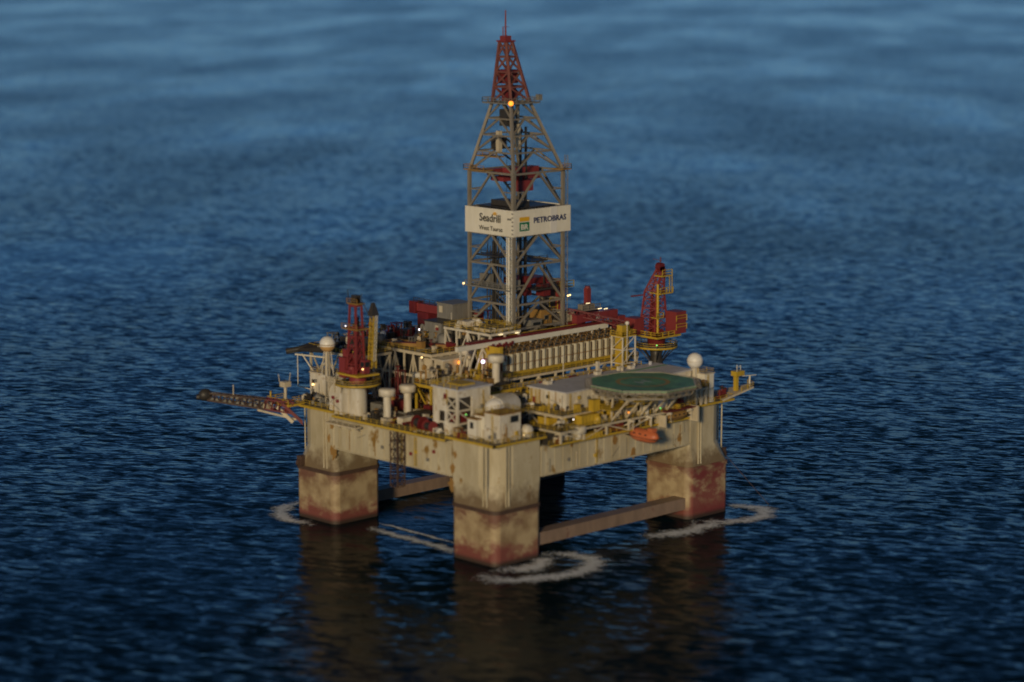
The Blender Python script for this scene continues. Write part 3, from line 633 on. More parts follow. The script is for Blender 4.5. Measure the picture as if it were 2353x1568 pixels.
text('BR', wr, 'lettering', 'clean', (5.3, 2.5, 77.05), (1, 0, 0), 2.0, 0.06, width=2.9)
# inside the derrick
m_ = MB()
for i in range(5):
    for j in range(2): x = 8.2 + j * 1.9; y = 14.2 + i * 1.15; m_.tube((x, y, 49), (x + 0.2, y, 71 + (i % 3)), 0.14, n=6)
m_.build('racked_pipe', 'dark', dr)
m_ = MB().beam((14, 9.5, 48), (14, 9.5, 104), 0.5).beam((12, 9.5, 48), (12, 9.5, 104), 0.5).beam((9.5, 17, 48), (9.5, 17, 75), 0.8).beam((18, 14, 48), (18, 14, 92), 0.45).beam((7.6, 9.4, 48), (7.6, 9.4, 75), 0.5)
m_.beam((6.4, 8, 48), (6.4, 8, 66), 0.3).beam((11, 19, 48), (11, 19, 72), 0.3).beam((19.6, 8, 48), (19.6, 8, 66), 0.3).beam((6, 12, 52), (9.5, 17, 58), 0.25).beam((6, 18, 62), (9.5, 13, 56), 0.25); m_.build('guide_rail', 'dark', dr)
MB().mm((12, 8.6, 60.5), (21.6, 16, 62.2)).mm((12.6, 8.0, 57.6), (14.8, 11, 63)).mm((17.5, 6, 57.2), (20.2, 9, 60.4)).build('top_drive', 'maroon', dr)
m_ = MB().mm((4, 4, 60.4), (7, 20.5, 60.8)); m_.rail([(3.1, 3.6, 60.8), (3.1, 21, 60.8)], w=0.14).mm((2.4, 3.6, 60.2), (4, 21.4, 60.6)).rail([(2.3, 3.6, 60.6), (2.3, 21.4, 60.6)], w=0.14); m_.mm((5, 4.4, 60.8), (7, 6.8, 63)).mm((6.5, 16, 60.8), (8, 20, 63.4)).build('monkey_board', 'grey', dr)
m_ = MB().mm((13, 4.5, 59.3), (22, 12, 59.7)).rail([(13, 4.5, 59.7), (22, 4.5, 59.7)], w=0.13).mm((16, 9, 66.4), (22, 16, 66.8)).rail([(16, 9, 66.8), (22, 9, 66.8)], w=0.13).mm((5, 11, 68.6), (11, 20, 69)).rail([(5, 11, 69), (5, 20, 69)], w=0.13)
m_.build('inner_platform', 'dark', dr)
m_ = MB().tube((2.7, 4.6, 43), (2.7, 4.6, 75), 0.22).tube((2.9, 5.5, 43), (2.9, 5.5, 75), 0.16); m_.truss(((2.5, 3.1, 47), (2.5, 4.0, 47)), ((2.5, 3.1, 75), (2.5, 4.0, 75)), 0, 30, 0.12); m_.build('standpipe', 'clean', dr)
m_ = MB().truss(((23.8, 3, 47), (23.8, 4.2, 47)), ((23.8, 3, 96), (23.8, 4.2, 96)), 0, 44, 0.13); m_.build('ladder', 'steel', dr)
m_ = MB()
for x, y in ((8, 9), (10, 13), (15, 12), (17, 17)): m_.tube((x, y, 56), (x + 0.3, y, 127 if x < 12 else 91), 0.06, n=5)
m_.build('drilling_line', 'dark', dr)

df = thing('drill_floor', 'square steel drill floor with yellow rails beneath the derrick', 'drill floor', (12, 12, 40))
MB().mm((-1, 0.8, 47.2), (26, 25, 48)).build('floor_plate', 'deck', df)
m_ = MB().rail([(-1, 0.8, 48), (26, 0.8, 48), (26, 25, 48)], w=0.14).rail([(-1, 0.8, 48), (-1, 25, 48)], w=0.14); m_.build('railing', 'yellow', df)
m_ = MB()
for x in (0, 8.5, 17, 25):
    for y in (2, 12, 24): m_.beam((x, y, 39.7), (x, y, 47.2), 0.8)
for x in (0, 8.5, 17): m_.beam((x, 2, 39.8), (x + 8.5, 2, 47), 0.4); m_.beam((0, 2 + x, 39.8), (0, 9 + x * 0.8, 47), 0.4)
m_.build('support_post', 'cream', df)
MB().mm((5, 8, 40), (20, 22, 46.9)).mm((0.8, 14, 40), (5, 22, 45)).build('substructure_box', 'dark', df)
house('driller_cabin', 'small dark driller cabin with glass on the drill floor inside the derrick legs', 'cabin', 12, 5.2, 16, 8.4, 48, 51.2, 'grey', 'grey', wins=[('y', 14, 49.9, 2.8, 1.2)], extras=False)
house('equipment_room', 'rusty brown cabin at the right foot of the derrick', 'cabin', 17.6, 7, 21.8, 12, 48, 53.5, 'rust', 'dark', wins=[('y', 19.6, 51, 1.4, 1.0)], extras=False)
cab = house('equipment_room', 'pale box cabin just outside the right derrick leg', 'cabin', 25.2, 5, 28.6, 9, 48, 52.4, 'cream', 'white', extras=False)

# white framed platform left of the derrick foot
pa = deck('service_platform', 'white framed platform with yellow rails left of the near derrick leg', 'deck', -9, -0.5, 2.4, 18, 50.4, 0.6, 41.6, step=5, mat='white', pw=0.45)
deck('pipe_platform', 'small yellow railed pen on top of the white service platform', 'platform', -8.6, -0.3, -1, 6.4, 51.6, 0.5, 50.6, step=4, mat='cream')
crate('cargo_box', 'white tank box on the service platform beside the yellow railed pen', 'container', (-5, 12.8, 50.6), (3.2, 2.6, 1.5), 'white')
# big pipe beam
pb = thing('pipe_conveyor', 'long white horizontal beam with maroon top running past the derrick foot above the risers', 'conveyor', (6, -0.6, 40))
MB().mm((-21.5, -1.2, 47.2), (35.8, -0.1, 48.5)).build('beam', 'clean', pb); MB().mm((-17, -0.9, 48.52), (35.7, 0.9, 49.1)).build('trough', 'maroon', pb)
m_ = MB()
for x in (-20, -12, -3, 6, 14, 22, 30, 35): m_.beam((x, -0.6, 39.8 if x > -12 else 35), (x, -0.6, 47.2), 0.4); m_.beam((x, -0.6, 41), (x + 2.6, -0.6, 47.2), 0.22)
m_.beam((-20, -0.6, 35), (-14.5, -0.6, 47.2), 0.32); m_.beam((-12, -0.6, 47.2), (-6, -0.6, 38), 0.32); m_.beam((-12, -0.6, 47.2), (-17, -0.6, 36), 0.3)
m_.build('support_post', 'white', pb)
m_ = MB()
for k in range(12): m_.box((-10.5 + k * 0.8, -1.5, 46.9 + 0.3 * (k % 3)), (0.4, 0.5, 0.9))
m_.build('roller', 'maroon', pb)

# ------------------------------------------------------------------ risers
rr = thing('riser_rack', 'long yellow edged rack shelf holding the upright cream risers', 'rack', (15, -4, 39.7))
MB().mm((-10.5, -6.4, 39.8), (39.4, -5.9, 40.6)).mm((-10.5, -8.4, 38.8), (40.5, -6.4, 39.2)).build('shelf', 'yellow', rr)
MB().mm((-10.2, -6.1, 45.6), (39.2, -5.95, 45.75)).mm((-10.2, -6.15, 42.6), (39.2, -6.0, 42.75)).build('retaining_bar', 'rust', rr)
MB().rail([(-10.5, -8.3, 39.2), (40.5, -8.3, 39.2)], w=0.13).build('railing', 'yellow', rr)
for k in range(19): MB().mm((-7.3 + k * 2.43, -5.9, 40.6), (-7.05 + k * 2.43, -5.6, 45.2)).build('divider', 'darkrust', rr)
MB().mm((-10.6, -5.6, 39.8), (-10.2, 3, 47.6)).mm((39.1, -5.6, 39.8), (39.5, 3, 46)).mm((-10.6, -5.9, 39.7), (-9.5, -5.6, 47.8)).build('end_frame', 'yellow', rr)
def riser_proto(x, y):
    t = thing('marine_riser', 'upright cream marine riser joint packed in the front row of the rack', 'riser', (x, y, 40), 'cream risers standing in the rack')
    MB().tube((x, y, 40), (x, y, 45.4), 1.0, n=14).build('buoyancy_body', 'riser', t)
    MB().tube((x, y, 45.4), (x, y, 46.0), 0.5, n=10).tube((x, y, 46.0), (x, y, 46.35), 0.72, n=10).build('flange', 'dark', t)
    MB().tube((x + 0.6, y - 0.3, 45.4), (x + 0.6, y - 0.3, 46.6), 0.09, n=5).tube((x - 0.6, y - 0.3, 45.4), (x - 0.6, y - 0.3, 46.6), 0.09, n=5).tube((x, y + .6, 45.4), (x, y + .6, 46.6), 0.09, n=5).build('choke_line', 'rust', t)
    return t
def copy_tree(o, parent=None):
    c = o.copy(); COL.objects.link(c)
    if parent: c.parent = parent
    for ch in list(o.children): copy_tree(ch, c)
    return c
M['riser'] = paint('cream riser buoyancy', (0.66, 0.60, 0.44), 0.5, rust=0.25, rustcol=(0.3, 0.14, 0.05), grime=0.35, scale=0.5)
r0 = riser_proto(-8.4, -4.9)
for j in range(4):
    for i in range(20):
        if i == 0 and j == 0: continue
        c = copy_tree(r0); c.location = (-8.4 + i * 2.43, -4.9 + 2.0 * j, 40 + (0 if j == 0 else random.uniform(-0.1, 0.7)))
        if j: c['label'] = 'upright riser joint with only its dark flange showing behind the front row'; c['group'] = 'risers behind the front row'
# dark connectors stored above the back rows
pr_ = thing('pipe_stack', 'dark tangled stack of drill pipe and connectors behind the riser tops', 'pipes', (15, 4.5, 45))
m_ = MB(); rnd = random.Random(3)
for k in range(26):
    x = -6 + k * 1.7; m_.tube((x, rnd.uniform(1.8, 3), 44), (x, rnd.uniform(1.8, 3), 47 + rnd.random() * 1.2), 0.45, n=8); m_.ball((x + 0.8, rnd.uniform(-1, 2), 46.9 + rnd.random() * 0.5), 0.55, 8)
m_.build('connector', 'dark', pr_)
MB().tube((-6, 2.2, 46.9), (38, 2.2, 46.9), 0.3).tube((-6, -0.2, 46.7), (38, 0.2, 46.7), 0.2).build('long_pipe', 'rust', pr_)

# ------------------------------------------------------------------ cranes
def crane_ring(t, x, y, z, r, mat='yellow'):
    m_ = MB().lathe((x, y, z), [(0.5, 0), (r, 0), (r, 0.35), (0.5, 0.35)], 28)
    a = m_.build('ring_platform', 'deck', t)
    m_ = MB().rail([(x + r * math.cos(2 * math.pi * k / 16), y + r * math.sin(2 * math.pi * k / 16), z + 0.35) for k in range(16)], closed=True, w=0.13)
    m_.lathe((x, y, z), [(r + 0.02, -0.1), (r + 0.12, -0.1), (r + 0.12, 0.45), (r + 0.02, 0.45)], 28); m_.build('ring_railing', mat, a)
# left crane
lc = thing('pedestal_crane', 'red pedestal crane with upright lattice boom on the left column', 'crane', (-40, 18, 30.3))
MB().lathe((-40, 17.8, 30.3), [(2.4, 0), (2.4, 7.8), (3.0, 8.4), (0.1, 8.4)], 24).build('pedestal', 'white', lc)
crane_ring(lc, -40, 17.8, 38.6, 6.0)
MB().lathe((-40, 17.8, 38.9), [(2.3, 0), (2.3, 2.2), (0.1, 2.2)], 20).build('slewing_column', 'red', lc)
MB().prism([(-43.6, 13.8), (-36.4, 13.2), (-36, 22.6), (-43.6, 22)], 41.1, 41.6).build('turntable', 'yellow', lc)
MB().mm((-42.6, 19.9, 40.2), (-39.4, 22.4, 45.6)).mm((-41.4, 20.7, 45.61), (-39.4, 22.3, 47.6)).build('machinery_house', 'red', lc)
MB().mm((-41.6, 13.2, 42), (-39.8, 14.9, 45.6)).build('operator_cab', 'red', lc)
lcc = lc.children[-1]; MB().mm((-41.66, 13.4, 43.8), (-41.6, 14.7, 45.1)).mm((-41.4, 13.13, 43.8), (-40, 13.2, 45.1)).build('cab_window', 'glass', lcc)
m_ = MB(); LT = (((-42.0, 19.7, 41.6), (-41.3, 19.2, 60)), ((-42.0, 16.1, 41.6), (-41.3, 16.8, 60)), ((-39.0, 16.1, 41.6), (-39.4, 16.8, 60)), ((-39.0, 19.7, 41.6), (-39.4, 19.2, 60)))
A = lambda k: [Vector(a).lerp(Vector(b), k) for a, b in LT]
for a, b in LT: m_.beam(a, b, 0.45)
for i in range(5):
    p, q = A(i / 7.5), A((i + 1) / 7.5)
    for j in range(4): m_.beam(q[j], q[(j + 1) % 4], 0.26); m_.beam(p[j], q[j].lerp(q[(j + 1) % 4], 0.5), 0.2); m_.beam(p[(j + 1) % 4], q[j].lerp(q[(j + 1) % 4], 0.5), 0.2)
p = A(0.98)
for j in range(4): m_.beam(p[j], p[(j + 1) % 4], 0.5)
m_.build('lattice_tower', 'red', lc)
MB().add([(-39.9, 19.4, 41.6), (-39.9, 16.5, 41.6), (-40.0, 17.2, 52.6), (-40.0, 18.8, 52.6), (-39.6, 19.4, 41.6), (-39.6, 16.5, 41.6), (-39.7, 17.2, 52.6), (-39.7, 18.8, 52.6)], [(0, 1, 2, 3), (7, 6, 5, 4), (0, 4, 5, 1), (1, 5, 6, 2), (2, 6, 7, 3), (3, 7, 4, 0)]).build('tower_plate', 'red', lc)
m_ = MB().mm((-42.4, 15.2, 53.3), (-38, 21.4, 53.6)).rail([(-42.4, 15.2, 53.6), (-42.4, 21.4, 53.6)], w=0.14).mm((-41.6, 15.9, 60), (-38.9, 20.1, 60.3)).rail([(-41.6, 15.9, 60.3), (-41.6, 20.1, 60.3)], w=0.14)
m_.build('platform', 'rust', lc)
m_ = MB().mm((-41, 17, 60.3), (-39.4, 19, 62.4)).tube((-40.6, 17, 61), (-40.6, 19, 61), 0.8).mm((-40.6, 17.5, 54), (-39.6, 18.4, 56.5)).beam((-41, 20, 60), (-41, 20.4, 63.6), 0.14).beam((-40, 16, 60), (-40, 15.9, 63), 0.12).tube((-39.9, 15.9, 60.8), (-38, 14.2, 56), 0.12); m_.build('winch', 'dark', lc)
bm = MB(); B0 = Vector((-38, 14.4, 43)); B1 = Vector((-37.0, 14.6, 57.2))
bm.lattice(B0, B1, 1.6, 1.3, 12, 0.2, (0, 1, 0)); bm.build('boom', 'yellow', lc)
MB().truss(((-38.4, 13.3, 45), (-37.6, 13.3, 45)), ((-37.4, 13.4, 57), (-36.7, 13.4, 57)), 0, 22, 0.09).build('boom_ladder', 'clean', lc)
MB().add([(-38.4, 13.6, 57), (-38.4, 15.6, 57), (-36, 15.6, 57), (-36, 13.6, 57), (-37.6, 14.2, 60.4), (-37.6, 14.9, 60.4), (-36.9, 14.9, 60.4), (-36.9, 14.2, 60.4)], [(3, 2, 1, 0), (4, 5, 6, 7), (0, 1, 5, 4), (1, 2, 6, 5), (2, 3, 7, 6), (3, 0, 4, 7)]).build('boom_head', 'dark', lc)
MB().tube((-42.2, 17.6, 41.6), (-42.2, 17.6, 43.6), 1.0).tube((-43, 16.8, 42.2), (-43, 18.6, 42.2), 0.7).build('winch_drum', 'red', lc)
# right crane
rc = thing('pedestal_crane', 'red and yellow crane with tall tapering lattice boom behind the right end of the rig', 'crane', (44, -12, 30.3))
MB().lathe((44, -12, 30.3), [(2.6, 0), (2.2, 6), (1.6, 9.5), (2.2, 12.1), (0.1, 12.1)], 22).build('pedestal', 'dark', rc)
m_ = MB()
for k in range(8): a = 2 * math.pi * k / 8; m_.beam((44 + 1.7 * math.cos(a), -12 + 1.7 * math.sin(a), 38), (44 + 5.4 * math.cos(a), -12 + 5.4 * math.sin(a), 42.2), 0.25)
m_.build('gusset', 'dark', rc)
crane_ring(rc, 44, -12, 42.2, 5.8)
MB().lathe((44, -12, 42.5), [(2.3, 0), (2.6, 2), (3.6, 3), (0.1, 3)], 20).build('slewing_column', 'maroon', rc)
MB().prism([(39.4, -16.2), (48.6, -16.4), (48.6, -7.6), (39.4, -7.8)], 45.4, 45.8).build('turntable', 'maroon', rc)
MB().rail([(39.2, -7.6, 45.8), (39.2, -16.6, 45.8), (48.8, -16.6, 45.8)], w=0.2).mm((39.1, -16.8, 45.3), (39.35, -7.6, 45.85)).mm((39.36, -16.8, 45.3), (48.9, -16.5, 45.85)).build('railing', 'yellow', rc)
mh = MB().mm((46.4, -17.3, 46.1), (50.4, -13.2, 52.2)).build('machinery_house', 'red', rc)
MB().rail([(46.2, -17.5, 49.6), (50.4, -17.5, 49.6)], w=0.16, h=1.6).rail([(46.2, -17.5, 47.2), (50.4, -17.5, 47.2)], w=0.16, h=1.6).build('railing', 'yellow', mh)
MB().mm((37.0, -10.4, 46), (40.6, -6.4, 50.6)).build('operator_cab', 'red', rc)
m_ = MB(); LG = [((41.0, -8.3, 45.8), (43.9, -11.6, 62)), ((41.0, -13.6, 45.8), (43.9, -13.2, 62)), ((46.4, -13.6, 45.8), (46.4, -13.2, 63)), ((46.4, -8.3, 45.8), (46.4, -11.6, 63))]
LG = [((40.3, -8.9, 45.8), (41.4, -9.9, 58)), ((41.6, -13.6, 45.8), (43.2, -12.6, 58)), ((47.0, -13.6, 45.8), (46.0, -12.8, 58)), ((45.6, -8.6, 45.8), (44.4, -10, 58))]
LH = [((41.4, -9.9, 58), (44.2, -11.6, 64)), ((43.2, -12.6, 58), (45.2, -12.8, 64)), ((46.0, -12.8, 58), (46.2, -12.9, 64)), ((44.4, -10, 58), (45.4, -11.6, 64))]
for LL, n in ((LG, 5), (LH, 3)):
    for i in range(n):
        p = [Vector(a).lerp(Vector(b), i / n) for a, b in LL]; q = [Vector(a).lerp(Vector(b), (i + 1) / n) for a, b in LL]
        for j in range(4): m_.beam(p[j], q[j], 0.42); m_.beam(q[j], q[(j + 1) % 4], 0.22); m_.beam(p[j], q[(j + 1) % 4], 0.16); m_.beam(p[(j + 1) % 4], q[j], 0.16)
m_.build('lattice_tower', 'red', rc)
m_ = MB().mm((43.6, -14.4, 62), (47.6, -11, 62.3)).rail([(43.6, -14.4, 62.3), (47.6, -14.4, 62.3)], w=0.18, h=1.6).mm((42.6, -14.6, 57.2), (47.8, -10.4, 57.5)).rail([(42.6, -14.6, 57.5), (47.8, -14.6, 57.5)], w=0.18, h=1.5).beam((47.6, -14.4, 57.5), (47.6, -14.4, 62.3), 0.18).beam((46.6, -14.4, 57.5), (46.6, -14.4, 62.3), 0.18)
m_.tube((42.9, -13.4, 46), (42.9, -13.4, 60), 0.36, n=8)
for k in range(12): m_.lathe((42.9, -13.4, 47 + k), [(0.4, 0), (0.6, 0), (0.6, 0.12), (0.4, 0.12)], 10)
m_.mm((41.2, -14.6, 50.6), (44, -12.4, 50.8)).rail([(41.2, -14.6, 50.8), (44, -14.6, 50.8)], w=0.15, h=1.3); m_.build('caged_ladder', 'yellow', rc)
MB().tube((45.0, -13, 64.6), (45.0, -11.4, 64.6), 1.2).mm((44.2, -13, 63.2), (46.2, -11.4, 64.6)).tube((45.3, -12, 65), (45.4, -12, 67.2), 0.16).beam((43.4, -11, 66.8), (45.6, -12.4, 66.2), 0.12).build('boom_head', 'maroon', rc)
MB().lattice((40, -9.5, 47.6), (25, 4, 52.6), 1.9, 1.2, 8, 0.24).build('folded_jib', 'maroon', rc)
m_ = MB().mm((43.4, -11.6, 45.8), (44.8, -10.6, 55)); m_.beam((42.1, -11, 45.8), (43.2, -11, 57), 0.5); m_.beam((37.8, -8, 56.6), (41.4, -9.5, 56.8), 0.3); m_.tube((43, -13, 46.4), (45, -13, 46.4), 0.9); m_.build('hoist_gear', 'maroon', rc)

# red gantry crane for risers
gc = thing('gantry_crane', 'dark red riser gantry with short lettering spanning from derrick to right crane', 'gantry crane', (36, 3, 40))
MB().mm((25, 0.6, 49.4), (41.6, 2.4, 51.6)).build('bridge_girder', 'red', gc)
gb = gc.children[-1]; text('mh', gb, 'lettering', 'clean', (32.2, 0.56, 49.9), (1, 0, 0), 1.7, 0.05)
MB().mm((25, 8, 49.4), (41.6, 9.6, 51.4)).build('bridge_girder', 'maroon', gc)
m_ = MB().beam((41, 1.4, 49.6), (39.4, -0.2, 40), 0.8).beam((41, 1.4, 49.6), (43.6, 2.4, 40), 1.2).mm((42, 0.4, 42), (44.5, 4.5, 49.6)).beam((41, 9, 49.6), (40, 9, 40), 0.9).beam((39.4, -0.2, 41), (44, 3, 45.5), 0.4).mm((38.8, -0.8, 40.2), (44.6, 0.6, 41.2)).mm((41, 2.4, 45), (44, 3.6, 48)); m_.build('leg', 'red', gc)
m_ = MB().mm((25.2, 0.4, 43.4), (27, 3, 49.4)).mm((24.4, 2.6, 48.6), (30.5, 8, 49.4)).mm((29, 3, 44), (31, 5, 49.4)).mm((24.6, 2.2, 46.4), (29, 4, 48.2)); m_.build('leg', 'maroon', gc)
m_ = MB().mm((25.6, 8.4, 51.6), (28.4, 11, 60.8)).mm((21.6, 8.6, 58.2), (28.6, 11.8, 60.6)); m_.build('tower', 'red', gc)
MB().mm((22.4, 9.4, 49), (25.6, 12.6, 58.2)).build('tower_core', 'dark', gc)
MB().rail([(23.5, 8.2, 58.4), (31.6, 8.2, 58.4)], w=0.2, h=1.7).rail([(22.2, 8.3, 50.8), (25.3, 8.3, 50.8)], w=0.17, h=5).mm((28.6, 8.4, 58.2), (31.6, 11, 58.4)).build('railing', 'yellow', gc)
m_ = MB().mm((29.4, 2.6, 52), (36.6, 6.2, 52.3)).rail([(29.4, 2.6, 52.3), (36.6, 2.6, 52.3)], w=0.14).mm((30.4, 3.4, 52.3), (35, 5.4, 53.7)); m_.build('trolley', 'steel', gc)
MB().mm((32.6, 3.8, 53.7), (34, 5.2, 58)).tube((33.3, 4.5, 58), (33.3, 4.5, 58.6), 0.75).build('hoist_post', 'red', gc)
m_ = MB()
for k in range(14): m_.box((32 + k * 0.7, 1.2, 48.8 - 0.3 * (k % 2)), (0.45, 0.5, 0.7))
m_.build('cable_chain', 'grey', gc)

# left red gantry and grey cabins behind the service platform
lg = thing('gantry_crane', 'dark red box gantry left of the derrick with railed walkway on top', 'gantry crane', (4, 38, 40))
MB().mm((6, 20, 50.0), (8, 46.6, 52.2)).build('bridge_girder', 'red', lg)
MB().mm((5, 39.6, 41.6), (9, 44.2, 50)).mm((5.4, 37.8, 44), (8.6, 39.6, 45.2)).build('leg', 'maroon', lg)
MB().mm((5.6, 45.6, 49.2), (8.6, 48.4, 52.6)).build('winch_house', 'maroon', lg)
MB().rail([(5.8, 20, 52.2), (5.8, 46.6, 52.2)], w=0.13, h=1.5).rail([(5, 38, 43), (5, 44, 43)], w=0.13, h=5).build('railing', 'dark', lg)
house('pump_cabin', 'dark grey tall cabin left of the derrick with one lit yellow hatch', 'cabin', 0, 24, 7.5, 30.4, 44, 54.8, 'grey', 'grey', doors=[('x', 28.8, 53, 1.3, 1.8, 'cream')], extras=False)
house('pump_cabin', 'lower dark grey cabin in front of the tall grey one', 'cabin', -5.4, 22.8, -0.2, 29.6, 44, 50.5, 'grey', 'dark', doors=[('x', 24.6, 48.8, 1.2, 1.4, 'cream')], extras=False)
tk = thing('mud_tank', 'round grey upright vessel below the white service platform', 'tank', (-6.6, 20, 40.5))
MB().lathe((-6.6, 20, 40.5), [(0.1, 0), (2.1, 0), (2.1, 6.6), (1.6, 7.3), (0.1, 7.5)], 20).build('vessel', 'grey', tk); MB().lathe((-6.6, 20, 41.8), [(2.1, 0), (2.3, 0), (2.3, 0.3), (2.1, 0.3)], 20).rail([(-9.5, 17.5, 40.6), (-9.5, 24, 40.6)], w=0.15).build('band', 'yellow', tk)

# ------------------------------------------------------------------ left part: open frame with high deck
fl = deck('process_module', 'tall open cream frame with rows of posts carrying the cluttered left deck', 'process module', -18.5, 12.5, 6, 50, 44.4, 0.8, 30.3, step=3.6, mat='cream', pw=0.42)
m_ = MB()
for y in (14, 20, 27, 34, 41): m_.beam((-18.6, y, 37.6), (-18.6, y + 6, 37.6), 0.35)
m_.beam((-18.7, 12.5, 38), (-18.7, 50, 38), 0.4); m_.build('cross_beam', 'cream', fl)
MB().mm((-17.8, 14, 30.3), (-10, 28, 37)).mm((-17, 30, 30.3), (-8, 40, 36)).mm((-8, 12.8, 30.3), (5, 49, 43.4)).build('inner_plant', 'dark', fl)
MB().mm((-17.6, 13.5, 38.4), (-17.4, 18.5, 43.0)).build('louvre_wall', 'cream', fl); MB().mm((-17.6, 23, 31), (-17.4, 27, 36)).build('louvre_wall', 'grey', fl)
def manif(x, y, z, name, label, mat='maroon', s=1.0):
    t = thing(name, label, 'machinery', (x, y, z)); m_ = MB()
    m_.box((x, y, z + 0.3 * s), (3 * s, 2 * s, 0.6 * s)); m_.tube((x - s, y, z + 1.2 * s), (x + s, y, z + 1.2 * s), 0.55 * s); m_.tube((x, y, z + 0.6 * s), (x, y, z + 3.0 * s), 0.22 * s); m_.tube((x - 0.9 * s, y, z + 0.6 * s), (x - 0.9 * s, y, z + 2.2 * s), 0.3 * s); m_.box((x + 0.7 * s, y, z + 2 * s), (0.9 * s, 0.7 * s, 1.2 * s))
    m_.build('manifold', mat, t); MB().tube((x - 0.2 * s, y - 0.8 * s, z + 2.6 * s), (x + 0.2 * s, y + 0.8 * s, z + 2.6 * s), 0.3 * s).build('valve_wheel', 'dark', t); return t
manif(-2, 39, 44.5, 'winch_unit', 'maroon winch with upright post at the back of the left high deck')
manif(0, 33, 44.5, 'winch_unit', 'dark red twin winch behind the small white dome', 'maroon', 1.3)
manif(-4, 29, 44.5, 'winch_unit', 'dark upright pump between winch and grey cabins', 'dark', 1.2)
sb = thing('satellite_dome', 'tiny white dome on the left high deck', 'radome', (-15, 36.2, 44.5)); MB().ball((-15, 36.2, 46.9), 0.85, 14).build('dome', 'radome', sb); MB().tube((-15, 36.2, 44.5), (-15, 36.2, 46.2), 0.2).build('stand', 'white', sb)
# pipe rack deck far left with its dark boom rest
pd = deck('pipe_rack_deck', 'dark cluttered deck overhanging the left column with a pointed black tip', 'deck', -31, 28, -19, 49, 43.4, 0.7, 31.4, step=6.5, mat='cream', pw=0.5)
rnd = random.Random(5); m_ = MB()
for k in range(20): m_.tube((-30 + rnd.random() * 10, 30 + rnd.random() * 6, 43.9 + rnd.random() * 0.8), (-30 + rnd.random() * 10, 42 + rnd.random() * 6, 43.9 + rnd.random() * 0.8), 0.3, n=7)
for k in range(10): m_.box((rnd.uniform(-29, -21), rnd.uniform(30, 47), 44.3), (1.8, 2, 1.6))
m_.box((-24, 40, 45.2), (2.4, 5, 3)); m_.box((-22.5, 34, 45.4), (2.2, 3, 3.2)); m_.build('stacked_pipe', 'dark', pd)
MB().add([(-33, 48, 42.8), (-31, 38, 43), (-29, 38, 45), (-30, 49, 44.8), (-36.6, 50.8, 42.2), (-36.2, 50.4, 42.9), (-35.6, 52.6, 42.9), (-35.8, 52.8, 42.2)], [(0, 1, 2, 3), (0, 4, 5, 1), (1, 5, 6, 2), (2, 6, 3), (3, 6, 7, 0), (0, 7, 4), (4, 7, 6, 5)]).tube((-30.6, 48, 43.6), (-36.6, 52, 42.6), 0.9, 0.8).build('boom_rest', 'dark', pd)
MB().beam((-33.5, 49, 42), (-31, 46, 36), 0.3).beam((-35, 50, 41.9), (-31, 40, 41.6), 0.4).tube((-34.5, 49.6, 42), (-34.5, 49.6, 33), 0.14).tube((-34.5, 49.6, 33), (-31, 42, 31.5), 0.14).beam((-31, 46, 36), (-31, 40, 42), 0.28).build('under_bracing', 'white', pd)
house('winch_house', 'cream box house with a lamp under the left radome', 'cabin', -37.2, 34.8, -30.6, 41, 31.4, 38.6, 'white', 'cream', wins=[('x', 39.6, 36, 1.0, 0.8)])
# radomes
def radome(x, y, z, r, label, base, rustylow=False, legs=True):
    t = thing('radome', label, 'radome', (x, y, base)); MB().ball((x, y, z), r, 32).build('shell', 'radome', t)
    MB().lathe((x, y, z), [(r * 0.999, -0.12), (r + 0.05, -0.12), (r + 0.05, 0.05), (r * 0.999, 0.05)], 32).build('seam', 'rust' if rustylow else 'white', t)
    if rustylow: MB().lathe((x, y, z), [(r * math.cos(a) + 0.03, r * math.sin(a) - 0.02) for a in [R(-12 - 6.5 * k) for k in range(12)]][::-1], 32).build('lower_shell', 'rustshell', t, 'rust streaked lower half')
    MB().lathe((x, y, base), [(0.8, 0), (0.7, z - base - r * 0.85)], 14).build('pedestal', 'white' if not rustylow else 'cream', t)
    if legs:
        m_ = MB()
        for a in (45, 135, 225, 315): m_.beam((x + 1.6 * math.cos(R(a)), y + 1.6 * math.sin(R(a)), base), (x + 0.9 * math.cos(R(a)), y + 0.9 * math.sin(R(a)), z - r * 0.9), 0.2)
        m_.build('strut', 'white', t)
    return t
M['rustshell'] = paint('rust streaked shell', (0.66, 0.40, 0.16), 0.45, rust=0.5, rustcol=(0.42, 0.17, 0.04), grime=0.5, scale=0.5, streak=0.3)
radome(-38, 32.6, 47.2, 2.15, 'white ball radome with rusty orange lower half at the far left of the rig', 38.7, True)
radome(33.3, -36, 42.6, 2.15, 'clean white ball radome right of the helideck', 36)
wt = house('stair_tower', 'tall narrow white tower at the right end below the white radome', 'tower', 33.8, -39.2, 37.4, -34, 31.35, 39.4, 'clean', 'cream', wins=[('x', -37.9, 35.8, 0.8, 0.8)])
deck('end_platform', 'cluttered platform beside the white stair tower left face', 'deck', 28.6, -40.8, 33.4, -34.4, 36, 0.4, 31.4, step=3, mat='cream')
